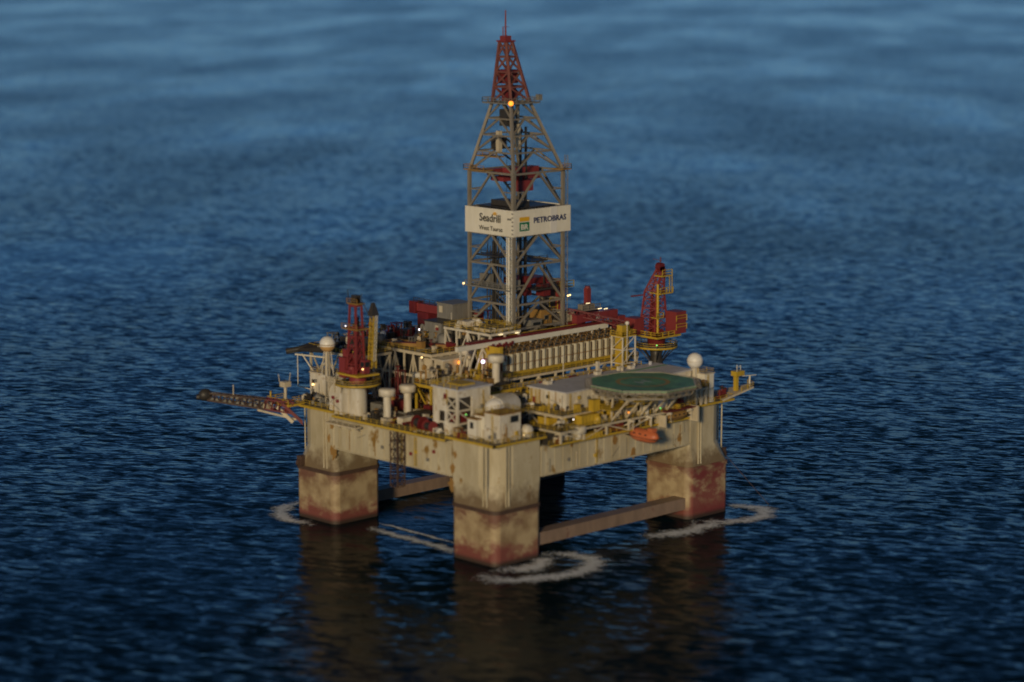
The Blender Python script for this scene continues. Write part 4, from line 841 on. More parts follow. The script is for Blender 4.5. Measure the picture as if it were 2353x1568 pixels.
# right outrigger
og = thing('outrigger_platform', 'cream and yellow outrigger walkway with mast jutting past the right column', 'platform', (44, -38, 31.3))
MB().add([(40, -40.2, 31.0), (44.8, -30, 31.0), (53.6, -37.4, 33.4), (51.8, -41.2, 33.4), (40, -40.2, 31.6), (44.8, -30, 31.6), (53.6, -37.4, 33.8), (51.8, -41.2, 33.8)], [(3, 2, 1, 0), (4, 5, 6, 7), (0, 1, 5, 4), (1, 2, 6, 5), (2, 3, 7, 6), (3, 0, 4, 7)]).build('walkway', 'cream', og)
MB().rail([(47, -40.9, 32.9), (51.8, -41.2, 33.8), (53.6, -37.4, 33.8)], w=0.16).mm((46.2, -39.6, 33), (47.2, -38.6, 38)).mm((45.6, -40.3, 37.2), (48.8, -38.2, 38.5)).build('mast', 'yellow', og)
MB().tube((46, -40, 38), (46, -40, 40.4), 0.1).tube((48.6, -39, 38.4), (48.6, -39, 39.8), 0.1).beam((46.4, -39.4, 39.4), (48.8, -38.8, 39.6), 0.16).beam((48.4, -39.9, 37), (53.2, -40.6, 36.8), 0.3, 0.2).tube((51, -40.3, 33.6), (51, -40.3, 36.8), 0.25).build('antenna', 'white', og)
manif(42.5, -37.8, 31.4, 'anchor_winch', 'maroon anchor winch on the right column deck', 'maroon', 1.1)
# left flare boom and yellow platform
fb = thing('flare_boom', 'long rusty lattice boom reaching out over the water on the left', 'boom', (-44, 36, 30))
F0 = Vector((-47, 36.5, 30.6)); F1 = Vector((-65.2, 50.0, 34.2)); FM = F0.lerp(F1, 0.33)
MB().lattice(FM, F1, 2.6, 1.9, 9, 0.36).build('boom', 'darkrust', fb); MB().lattice(F0, FM, 3.0, 2.6, 4, 0.36).build('boom_root', 'maroon', fb)
MB().beam(FM, F1 + Vector((0, 0, 1)), 0.6).beam(FM + Vector((0, 0, -0.8)), F1 + Vector((0, 0, -0.6)), 0.7).build('flare_pipe', 'grey', fb)
MB().ball(F1 + Vector((-0.5, 0.4, 0.4)), 1.7, 12, sx=1.2).tube(F1, F1 + Vector((-2.4, 1.8, -0.2)), 0.9, 0.7).build('burner_head', 'dark', fb)
MB().tube(F0.lerp(F1, 0.7), F0.lerp(F1, 0.7) + Vector((0, 0, 4)), 0.14).beam(F0.lerp(F1, 0.42) + Vector((0, 0, -2)), F0 + Vector((1, 0, -3.5)), 0.5).mm((-53.6, 40.2, 30.2), (-50.8, 42.4, 31.9)).beam((-47.5, 36, 26.6), (-50.5, 39.2, 31.0), 0.5, 0.9).build('brace', 'cream', fb)
MB().add([(-46.4, 33.2, 26), (-45.3, 34.8, 26), (-49.4, 38.2, 31.4), (-50.4, 36.8, 31.4), (-46.4, 33.2, 27.2), (-45.3, 34.8, 27.2), (-49.4, 38.2, 32.4), (-50.4, 36.8, 32.4)], [(3, 2, 1, 0), (4, 5, 6, 7), (0, 1, 5, 4), (1, 2, 6, 5), (2, 3, 7, 6), (3, 0, 4, 7)]).build('hinge_bracket', 'maroon', fb)
yp = thing('outrigger_platform', 'small ochre outrigger platform with mast left of the left column', 'platform', (-45, 41, 31))
MB().mm((-49.4, 35.5, 31.0), (-43.5, 44.6, 31.6)).rail([(-49.4, 35.5, 31.6), (-49.4, 44.6, 31.6), (-43.5, 44.6, 31.6)], w=0.17).build('walkway', 'yellow', yp)
MB().tube((-46.4, 40.4, 31.6), (-46.4, 40.4, 36), 0.4).mm((-47.4, 39.4, 35.6), (-45.2, 41.6, 37)).tube((-47.4, 41.6, 37), (-47.6, 41.8, 39), 0.1).tube((-45.6, 39.6, 37), (-45.4, 39.4, 39.4), 0.1).build('mast', 'cream', yp)
MB().tube((-48.6, 44, 31.6), (-48.6, 44, 34.2), 0.25).build('bollard', 'yellow', yp)
# equipment on the left column deck
for i, (x, y, lb, mt) in enumerate(((-42.5, 36, 'dark anchor winch at the outer corner of the left column deck', 'dark'), (-42, 30, 'grey anchor winch in the middle of the left column deck', 'grey'), (-42.4, 25, 'dark windlass at the inner edge of the left column deck', 'dark'))): manif(x, y, 31.4, 'anchor_winch', lb, mt, 0.9)
# white half round house by left crane
hh = thing('generator_house', 'white rounded generator housing at the foot of the left crane', 'housing', (-43, 21.6, 30.4))
m_ = MB(); pts = [(-44.4 + 0, 19.4), (-44.4, 24.4), (-40.6, 24.4), (-40.6, 19.4)]
m_.prism(pts, 30.5, 36.2); m_.tube((-44.3, 21.9, 36.1), (-40.7, 21.9, 36.1), 2.45, n=18); m_.build('body', 'white', hh)
m_ = MB().rail([(-44.6, 18.6, 38.6), (-44.6, 24.8, 38.6)], w=0.2)
for y in (19.4, 21.9, 24.4): m_.beam((-44.6, y, 36.4), (-44.6, y, 40), 0.3)
m_.build('side_frame', 'cream', hh)

# ------------------------------------------------------------------ mushroom vents
def vent(x, y, z, h_, label):
    t = thing('mushroom_vent', label, 'vent', (x, y, z), 'white mushroom vents')
    MB().lathe((x, y, z), [(1.05, 0), (1.05, h_ - 1.8)], 18).build('stem', 'white', t); MB().lathe((x, y, z + h_ - 1.85), [(0.9, 0), (2.25, 0), (2.25, 1.6), (1.9, 1.9), (0.1, 1.95)], 22).build('cap', 'white', t)
    MB().lathe((x, y, z + h_ - 2.0), [(1.05, 0), (1.3, 0), (1.3, 0.15), (1.05, 0.15)], 18).build('collar', 'rust', t)
vent(-38, 8.4, 30.3, 8.0, 'white mushroom vent nearest the left crane'); vent(-30, 9.3, 30.3, 7.9, 'white mushroom vent set back nearer the cube tower')
vent(-15.8, -9.8, 36.4, 0.01 + 10.5, 'tall white exhaust stack with wide cap left of the riser row')
vent(-8, 9.2, 36, 9.6, 'white stack under the left end of the white conveyor beam')
vent(-16, -40.2, 29, 3.4, 'short white vent at the girder edge right of the box houses')

# ------------------------------------------------------------------ cube tower
ct = thing('lift_tower', 'tall white cube tower with open cross braced front and yellow roof edge', 'tower', (-36, -18, 30.3))
MB().mm((-41.5, -22.5, 40.4), (-30, -13.4, 42.4)).build('top_box', 'white', ct)
MB().mm((-42, -23, 42.4), (-29.6, -13, 42.75)).build('roof', 'roof', ct); rf = ct.children[-1]
MB().rail([(-42, -23, 42.75), (-42, -13, 42.75), (-29.6, -13, 42.75)], w=0.16).mm((-38, -20, 42.76), (-33, -15, 43.2)).build('railing', 'yellow', rf)
MB().mm((-36, -22.5, 30.3), (-30, -22.2, 40.4)).mm((-41.4, -15.5, 33), (-41.1, -13.4, 40.4)).mm((-41.4, -18, 36.5), (-41.1, -15.6, 40.4)).mm((-41.3, -22.4, 30.4), (-41.05, -17.2, 33.4)).build('wall_panel', 'white', ct)
m_ = MB()
for x, y in ((-41.2, -22.2), (-41.2, -18.1), (-41.2, -13.7), (-36, -22.2), (-30.4, -22.0), (-30.4, -13.8)): m_.beam((x, y, 30.3), (x, y, 40.4), 0.65)
for z in (33.6, 37): m_.beam((-41.2, -22.2, z), (-41.2, -13.7, z), 0.45); m_.beam((-41.2, -22.2, z), (-36, -22.2, z), 0.45)
for za, zb in ((30.4, 33.6), (33.6, 37), (37, 40.4)): m_.beam((-41.2, -22.2, za), (-41.2, -18.1, zb), 0.3); m_.beam((-41.2, -18.1, za), (-41.2, -22.2, zb), 0.3); m_.beam((-41.2, -22.2, zb), (-36, -22.2, za), 0.3)
m_.build('frame', 'white', ct)
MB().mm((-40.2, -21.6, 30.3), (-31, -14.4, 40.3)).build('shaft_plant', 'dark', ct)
MB().mm((-40.8, -21.4, 34), (-40.3, -19, 36)).mm((-40.8, -20.8, 31.2), (-40.3, -18.8, 33)).mm((-39.6, -21.9, 33.8), (-37.6, -21.65, 36.4)).build('red_panel', 'maroon', ct)
# white dome tank
dt = thing('storage_tank', 'big white tank with bright round domed end between cube tower and accommodation block', 'tank', (-31, -27.5, 33.5))
MB().tube((-34, -28.6, 37.6), (-26.5, -26.6, 37.6), 2.9, n=24).mm((-31, -26.2, 34.8), (-25, -23.5, 40)).build('shell', 'white', dt); MB().ball((-34.2, -28.7, 37.6), 2.75, 24).build('dome_end', 'radome', dt)
MB().mm((-33.5, -29.5, 31.3), (-32.5, -25.5, 35.8)).mm((-29, -28, 31.3), (-28, -24, 35.2)).build('saddle', 'cream', dt)
MB().rail([(-33, -30.6, 35.2), (-20, -28, 35.2)], w=0.15).build('railing', 'yellow', dt)
# box houses at nearest column
house('deck_cabin', 'white box cabin with dark window and rusty roof on the nearest column', 'cabin', -41.8, -38.4, -34.6, -32.8, 31.36, 38.6, 'white', 'rust', wins=[('y', -36.9, 36.9, 2.6, 1.5)], doors=[('x', -36.6, 32.6, 1.1, 2.2, 'grey'), ('y', -40.6, 32.6, 1.0, 2.1, 'rust')], ribs=False)
house('deck_cabin', 'low white lean to cabin left of the box cabin with dark window', 'cabin', -40.6, -32.6, -36.6, -28.0, 31.36, 37.2, 'clean', 'rust', wins=[('x', -29.2, 35.6, 0.9, 0.7)], doors=[('x', -31.4, 32.6, 1.0, 2.0, 'cream')], ribs=False)
house('deck_cabin', 'small white cubicle with red brown porthole left of the lean to cabin', 'cabin', -42.4, -30.4, -40.7, -27.2, 31.36, 36.4, 'clean', 'rust', wins=[('x', -28.8, 34.6, 0.9, 1.4)], ribs=False, extras=False)
tb = thing('round_tank', 'small cream round tank at the right edge of the nearest column deck', 'tank', (-31.5, -37.2, 31.36))
MB().lathe((-31.5, -37.2, 31.36), [(0.1, 0), (1.7, 0), (1.8, 0.3), (1.8, 2.1), (1.3, 2.9), (0.1, 3.2)], 18).build('vessel', 'white', tb); MB().lathe((-31.5, -37.2, 32.6), [(1.8, 0), (1.95, 0), (1.95, 0.2), (1.8, 0.2)], 18).build('band', 'yellow', tb)
# red hose reels near the cube tower
def reel(x, y, z, r, label, mat='maroon'):
    t = thing('hose_reel', label, 'hose reel', (x, y, z))
    MB().tube((x, y - 1.2, z + r + 0.2), (x, y + 1.2, z + r + 0.2), r * 0.62, n=18).build('drum', 'dark', t)
    MB().tube((x, y - 1.4, z + r + 0.2), (x, y - 1.2, z + r + 0.2), r, n=20).tube((x, y + 1.2, z + r + 0.2), (x, y + 1.4, z + r + 0.2), r, n=20).build('flange', mat, t)
    MB().beam((x - r, y, z + 0.15), (x + r, y, z + 0.15), 0.3).beam((x, y - 1.5, z), (x, y - 1.5, z + r), 0.3).build('stand', 'white', t)
reel(-42.6, -9.4, 30.3, 1.9, 'large dark red hose reel left of the cube tower'); reel(-42.4, -13.0, 30.3, 1.5, 'smaller red hose reel touching the cube tower', 'red'); reel(-38.6, -25.4, 31.4, 1.4, 'dark reel between cube tower and white cubicle', 'dark')
# rescue boat white near
def boat(c, L_, W_, H_, rz, label, mat, cat='lifeboat', name='lifeboat', cradle='white'):
    t = thing(name, label, cat, c); q = Matrix.Rotation(rz, 3, 'Z'); c = Vector(c); m_ = MB(); n = 14; k = 12; vs = []; fs = []
    for i in range(n + 1):
        u = -1 + 2 * i / n; prof = max(0.02, (1 - abs(u) ** 3.2)) ** 0.55
        for j in range(k):
            a = 2 * math.pi * j / k; yy = math.cos(a) * W_ / 2 * prof; zz = math.sin(a) * H_ / 2 * (prof if math.sin(a) > 0 else prof * 0.9) * (1.0 if math.sin(a) > 0 else 1.05)
            vs.append(c + q @ Vector((u * L_ / 2, yy, zz + H_ / 2 + 0.1 * u * u)))
    for i in range(n): fs += [(i * k + j, i * k + (j + 1) % k, (i + 1) * k + (j + 1) % k, (i + 1) * k + j) for j in range(k)]
    fs += [tuple(range(k)), tuple(n * k + j for j in reversed(range(k)))]; m_.add(vs, fs, True); m_.build('hull', mat, t)
    MB().box(c + q @ Vector((-L_ * 0.28, 0, H_ * 1.02)), (L_ * 0.17, W_ * 0.45, H_ * 0.24), rz).build('wheelhouse', mat, t)
    m_ = MB()
    for u in (-0.2, 0, 0.2): 
        for s_ in (-1, 1): m_.box(c + q @ Vector((u * L_, s_ * W_ * 0.47, H_ * 0.68)), (0.7, 0.12, 0.35), rz)
    m_.build('porthole', 'glass', t)
    m_ = MB(); m_.beam(c + q @ Vector((-L_ * .5, 0, H_ * .42)), c + q @ Vector((L_ * .5, 0, H_ * .42)), W_ * 1.0, 0.12); m_.build('fender', 'dark', t)
    return t
boat((4.2, -44.6, 25.7), 10.4, 3.5, 3.7, R(88), 'bright orange enclosed lifeboat hanging on the near right girder', 'orange')
boat((19.5, -41.8, 28.98), 9.0, 2.8, 2.6, R(2), 'dark red brown lifeboat inside the cream shelter near the right column', 'rust')
boat((-41.8, -15.6, 30.3), 5.6, 2.2, 1.6, R(60), 'small white open rescue boat on the near left girder deck', 'clean', name='rescue_boat', cat='rescue boat')
def davit(x0, x1, label):
    t = thing('boat_davit', label, 'davit', ((x0 + x1) / 2, -40, 28.9)); m_ = MB()
    for x in (x0, x1): m_.beam((x, -39.4, 28.9), (x, -39.4, 32), 0.5); m_.beam((x, -39.4, 31.9), (x, -43.8, 31.6), 0.5); m_.tube((x, -43.5, 31.5), (x, -43.5, 29.2), 0.08, n=5); m_.beam((x, -39.6, 29.6), (x, -43, 31.4), 0.3)
    m_.build('arm', 'white', t); MB().mm((x0, -41.2, 31.6), (x1, -39.6, 32.0)).build('winch_platform', 'dark', t)
davit(1.2, 8.0, 'white davit arms holding the orange lifeboat'); davit(15.6, 23.6, 'white davit arms above the lifeboat shelter')
bh = thing('lifeboat_shelter', 'cream open shelter with dark red roof over the second lifeboat', 'shelter', (19.5, -42, 28.9))
MB().mm((13.2, -43.8, 28.2), (13.7, -39.6, 31.4)).mm((25.4, -44.2, 28.2), (26, -39.6, 32.4)).mm((13.8, -39.55, 28.98), (25.3, -39.3, 32)).build('wall', 'cream', bh); MB().mm((13.8, -43.6, 32.05), (26, -38.9, 32.3)).build('roof', 'maroon', bh)

# ------------------------------------------------------------------ yellow stair tower by the risers
yt = thing('stair_tower', 'slim yellow stair tower in a white frame at the right end of the riser row', 'tower', (29.6, -12.5, 38))
for nm, a in (('frame', 0),):
    m_ = MB()
    for x, y in ((27.6, -14.6), (32.6, -14.6), (32.6, -10.4), (27.6, -10.4)): m_.beam((x, y, 36), (x, y, 47.2), 0.32)
    for z in (39.6, 43.4, 47): m_.beam((27.6, -14.6, z), (32.6, -14.6, z), 0.28); m_.beam((27.6, -14.6, z), (27.6, -10.4, z), 0.28)
    for z in (36, 39.6, 43.4): m_.beam((27.6, -14.6, z), (32.6, -14.6, z + 3.6), 0.2); m_.beam((27.6, -10.4, z), (27.6, -14.6, z + 3.6), 0.2)
    m_.build('frame', 'white', yt)
MB().mm((28.4, -13.6, 36), (30.4, -11, 47)).mm((31.2, -12.6, 36), (32.2, -11.2, 47)).mm((28.2, -14.2, 39.4), (32.4, -10.6, 39.7)).mm((28.2, -14.2, 43.2), (32.4, -10.6, 43.5)).mm((27.4, -14.8, 47), (32.8, -10.2, 47.3)).rail([(27.4, -14.8, 47.3), (32.8, -14.8, 47.3), (32.8, -10.2, 47.3)], w=0.17).rail([(27.4, -14.8, 47.3), (27.4, -10.2, 47.3)], w=0.17).mm((28.6, -13.4, 47.3), (31.6, -11.4, 50)).build('stair_case', 'yellow', yt)
MB().lathe((31.4, -11, 47.3), [(1.5, 0), (1.5, 1.5), (1.0, 2.6), (0.1, 2.8)], 14).build('vessel', 'rust', yt)
MB().tube((28.9, -15, 40), (28.9, -15, 50.4), 0.13, n=6).build('mast', 'white', yt); MB().ball((28.9, -15, 50.9), 0.6, 14).build('beacon_ball', 'clean', yt.children[-1])
rd = thing('roof_walk', 'long pale walkway with yellow edge running below the riser row', 'walkway', (10, -15, 38)); 
MB().mm((-12, -13.6, 37.6), (36, -9.2, 38.1)).build('floor', 'roof', rd); MB().mm((-12, -13.9, 37.4), (36, -13.62, 38.2)).rail([(-12, -13.8, 38.1), (36, -13.8, 38.1)], w=0.15).build('railing', 'yellow', rd)
m_ = MB()
for k in range(12): m_.beam((-11.5 + k * 4.2, -13.4, 30.3), (-11.5 + k * 4.2, -13.4, 37.6), 0.4)
m_.build('support_post', 'cream', rd)
# small colourful units on strip between riser rack and roof
rnd = random.Random(21)
spec = [(-6, 'red', 'bright red winch box at the left of the strip below the risers'), (0.5, 'yellow', 'yellow chest between the red winch box and pink crate'), (6, 'maroon', 'maroon crate in the middle of the strip below the risers'), (9.6, 'yellow', 'second yellow chest right of the maroon crate'), (13.4, 'red', 'red crate just left of the white post'), (17.2, 'red', 'red crate just right of the white post'), (22.5, 'yellow', 'yellow cabinet beneath the slim stair tower'), (25.6, 'white', 'white cabinet beneath the slim stair tower')]
for x, mt, lb in spec: crate('deck_crate', lb, 'crate', (x, -17.6 + rnd.uniform(-.6, .6), 37.2), (2.2, 1.8, 1.9 + rnd.random() * 0.6), mt, rnd.uniform(-.1, .1), ribs=2)
MB_ = thing('deck_strip', 'narrow dark deck strip between the risers and the accommodation roof', 'deck', (8, -17.5, 36.6)); MB().mm((-14, -21.3, 36.6), (34, -14, 37.15)).build('plate', 'deck', MB_)
wp = thing('white_post', 'stubby white lattice post standing on the strip below the risers', 'post', (15.3, -17, 37.2)); MB().mm((14.9, -17.4, 37.2), (15.7, -16.6, 42.2)).mm((14.5, -17.8, 41.2), (16.1, -16.2, 41.6)).build('post', 'white', wp)
fn = thing('flag_mast', 'thin white mast in front of the middle of the riser row', 'mast', (4.6, -14.5, 38)); MB().tube((4.6, -14.5, 38), (4.6, -14.5, 47), 0.12, n=6).beam((3.6, -14.5, 44.6), (5.6, -14.5, 44.6), 0.14).beam((4.6, -14.5, 38.4), (7, -15.5, 37.4), 0.16).build('pole', 'white', fn)
# stuff between cube tower and central frame: yellow-topped structure, red containers
deck('yellow_gantry_deck', 'yellow edged deck between the cube tower and the white conveyor beam', 'deck', -27, -14, -12.5, 10, 38.2, 0.8, 30.3, step=6, mat='yellow')
rnd = random.Random(31); t = thing('pipework', 'tangle of dark and ochre pipes behind the cube tower', 'pipes', (-20, -4, 30.3)); m_ = MB(); d_ = MB()
for k in range(22):
    x = rnd.uniform(-26, -14); y = rnd.uniform(-12, 8); (m_ if k % 2 else d_).tube((x, y, 38.8 + rnd.random() * 1.2), (x + rnd.uniform(-4, 4) * (k % 2), y + rnd.uniform(-5, 5) * ((k + 1) % 2) + .1, 38.8 + rnd.random() * 1.2), 0.22, n=7)
    if k % 3 == 0: m_.box((x, y, 39.2), (1.6, 1.8, 1.6))
    if k % 5 == 0: d_.tube((x, y, 38.3), (x, y, 41 + rnd.random() * 2), 0.4)
m_.build('dark_pipe', 'dark', t); d_.build('ochre_pipe', 'rust', t)
for (x, y, z, d, mt, lb) in ((-27.8, 14.6, 30.4, (5, 2.4, 2.6), 'red', 'red container on the main deck under the open cream frame'), (-25, 4, 30.4, (6, 2.5, 2.6), 'maroon', 'maroon container behind the set back mushroom vent'), (-26.6, -2.2, 30.4, (5, 3, 3.4), 'red', 'bright red container between the set back vent and the cube tower'), (-33, 1.5, 30.3, (6.4, 2.4, 2.2), 'dark', 'black container on the deck in front of the red containers'), (-34.5, 15.5, 30.3, (4.6, 2.4, 2.6), 'grey', 'grey container between the left crane and the mushroom vents'), (-38.5, 0.5, 30.3, (4.2, 2.2, 1.6), 'white', 'low white tank frame on the near left girder deck'), (-37.2, -5.4, 30.3, (3.6, 2.4, 1.8), 'roof', 'pale blue grey chest on the near left girder deck'), (-31, -8.4, 30.3, (4, 2.6, 3), 'yellow', 'yellow container at the back left of the cube tower'), (-42.6, 3.4, 30.3, (2.6, 1.8, 1.4), 'cream', 'small cream chest at the rail of the near left girder'), (-34, -36.6, 31.4, (2.2, 2.0, 1.6), 'grey', 'grey pump chest behind the small round tank'), (-39.4, -26, 31.4, (2.4, 1.6, 1.2), 'rust', 'rusty chest beside the dark reel'), (-24.5, -38.6, 29.0, (3.6, 2, 2.4), 'dark', 'dark chest beside the nearest column on the right girder'), (-20.4, -38.6, 29.0, (2.8, 2.2, 2.4), 'white', 'white chest left of the short white vent'), (-18.4, -31.6, 30.4, (3, 4, 3.4), 'yellow', 'yellow cabinet tucked under the left end of the ring deck')):
    crate('cargo_box', lb, 'container', (x, y, z), d, mt, R(90) if mt in ('grey', 'cream') else 0.0, ribs=4)
sh = thing('control_shed', 'cream louvred shed under the white service platform', 'shed', (-12, 15, 38)); MB().mm((-17.8, 8.6, 38.2), (-9.6, 12.2, 43)).build('wall', 'cream', sh); MB().mm((-18.2, 8.2, 43), (-9.2, 12.6, 43.4)).build('roof', 'white', sh); MB().mm((-17.9, 9.6, 40), (-17.8, 11.2, 41.8)).build('door', 'dark', sh)
dc = thing('pipe_chute', 'maroon sloping chute left of the service platform', 'chute', (-8, 24, 42)); MB().beam((-16, 32, 45.2), (-8, 16, 45.4), 1.6, 0.5).build('chute', 'maroon', dc); MB().beam((-16.6, 31, 44.9), (-8.8, 15, 45.1), 0.2, 0.9).build('side_rail', 'rust', dc)
wc = thing('tank_container', 'small white rounded tank lying under the open frame corner', 'tank', (-19.8, 12.6, 38)); MB().tube((-20.4, 17, 38.6), (-20.4, 10.6, 38.6), 0.9, 0.9).ball((-20.4, 10.6, 38.6), 0.9, 12).build('shell', 'clean', wc); MB().mm((-21.2, 11.4, 37), (-19.6, 12, 38)).mm((-21.2, 15.4, 37), (-19.6, 16, 38)).build('saddle', 'maroon', wc)

# ------------------------------------------------------------------ loose deck outfitting, as parts of the deck it is welded to
def outfit(par, x0, y0, x1, y1, z, n, seed, mats=('cream', 'white', 'dark', 'yellow', 'grey', 'rust', 'maroon', 'cream'), s=1.0, tall=1.0):
    rd = random.Random(seed)
    for k in range(n):
        x, y = rd.uniform(x0, x1), rd.uniform(y0, y1); mt = rd.choice(mats); m_ = MB(); kind = rd.choice(('pump_skid', 'valve_stand', 'drum', 'pipe_run', 'locker', 'vent_pipe', 'cable_tray', 'frame_stand'))
        a = rd.uniform(0.7, 1.4) * s; q = rd.choice((0, math.pi / 2))
        ux, uy = (1, 0) if q == 0 else (0, 1)
        if kind == 'pump_skid': m_.box((x, y, z + 0.15), (2.2 * a, 1.2 * a, 0.3), q).tube((x - ux * a, y - uy * a, z + 0.75 * a), (x + ux * a * .3, y + uy * a * .3, z + 0.75 * a), 0.42 * a).box((x + ux * a * .6, y + uy * a * .6, z + 0.75 * a), (0.7 * a, 0.7 * a, 0.9 * a)).tube((x, y, z + 0.3), (x, y, z + 1.9 * a), 0.11)
        elif kind == 'valve_stand': m_.tube((x, y, z), (x, y, z + 1.7 * a * tall), 0.14 * a).tube((x - .5 * a, y, z + 1.2 * a), (x + .5 * a, y, z + 1.2 * a), 0.2 * a).lathe((x, y, z + 1.7 * a * tall), [(0.1, 0), (0.5 * a, 0), (0.5 * a, 0.1), (0.1, 0.1)], 12)
        elif kind == 'drum': m_.lathe((x, y, z), [(0.1, 0), (0.7 * a, 0), (0.75 * a, 0.4 * a), (0.75 * a, 1.3 * a), (0.4 * a, 1.7 * a), (0.1, 1.75 * a)], 14)
        elif kind == 'pipe_run':
            L_ = rd.uniform(2, 5) * s
            for w_ in (-0.35, 0.35): m_.tube((x - ux * L_ / 2 + uy * w_, y - uy * L_ / 2 + ux * w_, z + 0.7), (x + ux * L_ / 2 + uy * w_, y + uy * L_ / 2 + ux * w_, z + 0.7), 0.17, n=8)
            for e_ in (-.4, .4): m_.beam((x + ux * L_ * e_ - uy * .5, y + uy * L_ * e_ - ux * .5, z + 0.45), (x + ux * L_ * e_ + uy * .5, y + uy * L_ * e_ + ux * .5, z + 0.45), 0.16); m_.beam((x + ux * L_ * e_, y + uy * L_ * e_, z), (x + ux * L_ * e_, y + uy * L_ * e_, z + .5), 0.16)
        elif kind == 'locker': m_.box((x, y, z + 0.8 * a), (1.3 * a, 0.9 * a, 1.6 * a), q).box((x, y, z + 1.66 * a), (1.45 * a, 1.05 * a, 0.1), q).box((x - uy * .47 * a, y - ux * .47 * a, z + .8 * a), (.5 * a, .06, 1.2 * a), q)
        elif kind == 'vent_pipe': m_.tube((x, y, z), (x, y, z + 2.0 * a * tall), 0.2 * a).tube((x, y, z + 2.0 * a * tall), (x + ux * .6 * a, y + uy * .6 * a, z + 2.15 * a * tall), 0.26 * a).tube((x + ux * .6 * a, y + uy * .6 * a, z + 2.15 * a * tall), (x + ux * .75 * a, y + uy * .75 * a, z + 1.6 * a * tall), 0.3 * a)
        elif kind == 'cable_tray': m_.mm((x - (1.6 if q == 0 else .25) * a, y - (.25 if q == 0 else 1.6) * a, z + 1.2), (x + (1.6 if q == 0 else .25) * a, y + (.25 if q == 0 else 1.6) * a, z + 1.35)).beam((x - ux * a, y - uy * a, z), (x - ux * a, y - uy * a, z + 1.2), 0.13).beam((x + ux * a, y + uy * a, z), (x + ux * a, y + uy * a, z + 1.2), 0.13)
        else:
            h_ = 1.9 * a * tall
            for e1 in (-.7, .7):
                for e2 in (-.7, .7): m_.beam((x + e1 * a, y + e2 * a, z), (x + e1 * a, y + e2 * a, z + h_), 0.14)
            m_.box((x, y, z + h_ + .06), (1.7 * a, 1.7 * a, 0.12)); m_.beam((x - .7 * a, y - .7 * a, z), (x + .7 * a, y - .7 * a, z + h_), 0.1); m_.beam((x - .7 * a, y - .7 * a, z), (x - .7 * a, y + .7 * a, z + h_), 0.1); m_.box((x, y, z + .5 * a), (.9 * a, .9 * a, a))
        m_.build(kind, mt, par)
outfit(hull, -44, -38.6, -36, -38.0, 31.36, 5, 1, s=.8); outfit(hull, -34, -38.5, -28.4, -27, 31.36, 12, 2); outfit(hull, -44, -27, -42.6, -23.5, 31.36, 4, 3)
outfit(hull, -43.8, -12, -30, 14, 30.26, 44, 4); outfit(hull, -44, 23.5, -37.6, 38.5, 31.36, 16, 5, mats=('dark', 'grey', 'dark', 'cream', 'rust')); outfit(hull, 38, -38.6, 44, -30, 31.36, 8, 6, mats=('cream', 'grey', 'white', 'dark'))
outfit(hull, -27, -40.6, 26, -39.6, 28.96, 22, 7, s=.75); outfit(hull, -28, -24, -13, 24, 30.22, 36, 8, mats=('dark', 'maroon', 'grey', 'rust', 'dark'), s=1.5, tall=1.4)
byname = lambda n, lb: next(o for o in COL.objects if o.name.startswith(n) and o.parent is None and lb in o.get('label', ''))
outfit(byname('lower_deck', ''), -23, -41.6, 26, -36, 32.13, 44, 9, mats=('cream', 'yellow', 'white', 'dark', 'yellow', 'grey', 'maroon', 'cream'))
outfit(byname('walkway_deck', ''), -19.6, -38.2, 33, -35.6, 35.23, 34, 10, mats=('cream', 'yellow', 'white', 'yellow', 'grey', 'dark'), s=.9)
outfit(byname('walkway_deck', ''), -19.6, -34, -15.8, -21, 35.23, 10, 12, mats=('cream', 'yellow', 'white', 'dark'), s=.9)
outfit(byname('yellow_gantry_deck', ''), -26.4, -13, -13, 9.4, 38.33, 60, 13, mats=('yellow', 'dark', 'cream', 'rust', 'yellow', 'grey'), s=1.1, tall=1.5)
outfit(byname('process_module', ''), -17.6, 13.5, 4, 49, 44.53, 84, 14, mats=('dark', 'dark', 'maroon', 'grey', 'rust', 'dark', 'cream'), s=1.15, tall=1.3)
outfit(byname('process_module', ''), -24, 13.5, -19, 34, 30.3, 26, 25, mats=('cream', 'white', 'rust', 'maroon', 'grey', 'dark'), s=1.3, tall=3.6)
outfit(byname('process_module', ''), -18.3, 13.5, -16.6, 49, 30.3, 18, 15, mats=('cream', 'white', 'rust', 'maroon', 'grey'), s=1.6, tall=3)
outfit(byname('deck_strip', ''), -13, -20.8, 33, -14.6, 37.16, 42, 16, mats=('yellow', 'cream', 'maroon', 'dark', 'white', 'yellow'), s=.8)
outfit(byname('service_platform', ''), -8.4, 0, 2, 17.4, 50.53, 12, 17, mats=('yellow', 'cream', 'dark', 'white'), s=.8)
outfit(byname('drill_floor', ''), 0, 2, 25, 24, 48.01, 34, 18, mats=('dark', 'maroon', 'grey', 'rust', 'dark', 'cream'), s=1.1, tall=1.6)
outfit(byname('centre_deck', ''), -11.6, -8.8, -10.8, 8, 39.73, 8, 19, tall=2); outfit(byname('centre_deck', ''), 33, 4, 39, 21, 39.73, 16, 20, mats=('dark', 'maroon', 'grey', 'cream'), s=1.3, tall=2)
outfit(byname('end_platform', ''), 29, -40.4, 33, -35, 36.13, 8, 22, mats=('rust', 'grey', 'cream', 'dark')); outfit(byname('pipe_rack_deck', ''), -30.4, 29, -20, 48, 43.53, 16, 23, mats=('dark', 'grey', 'dark', 'cream'), tall=1.3)
outfit(acc.children[1], -14, -24.5, 32, -22, 40.21, 6, 24, mats=('white', 'roof', 'cream'), s=.5)

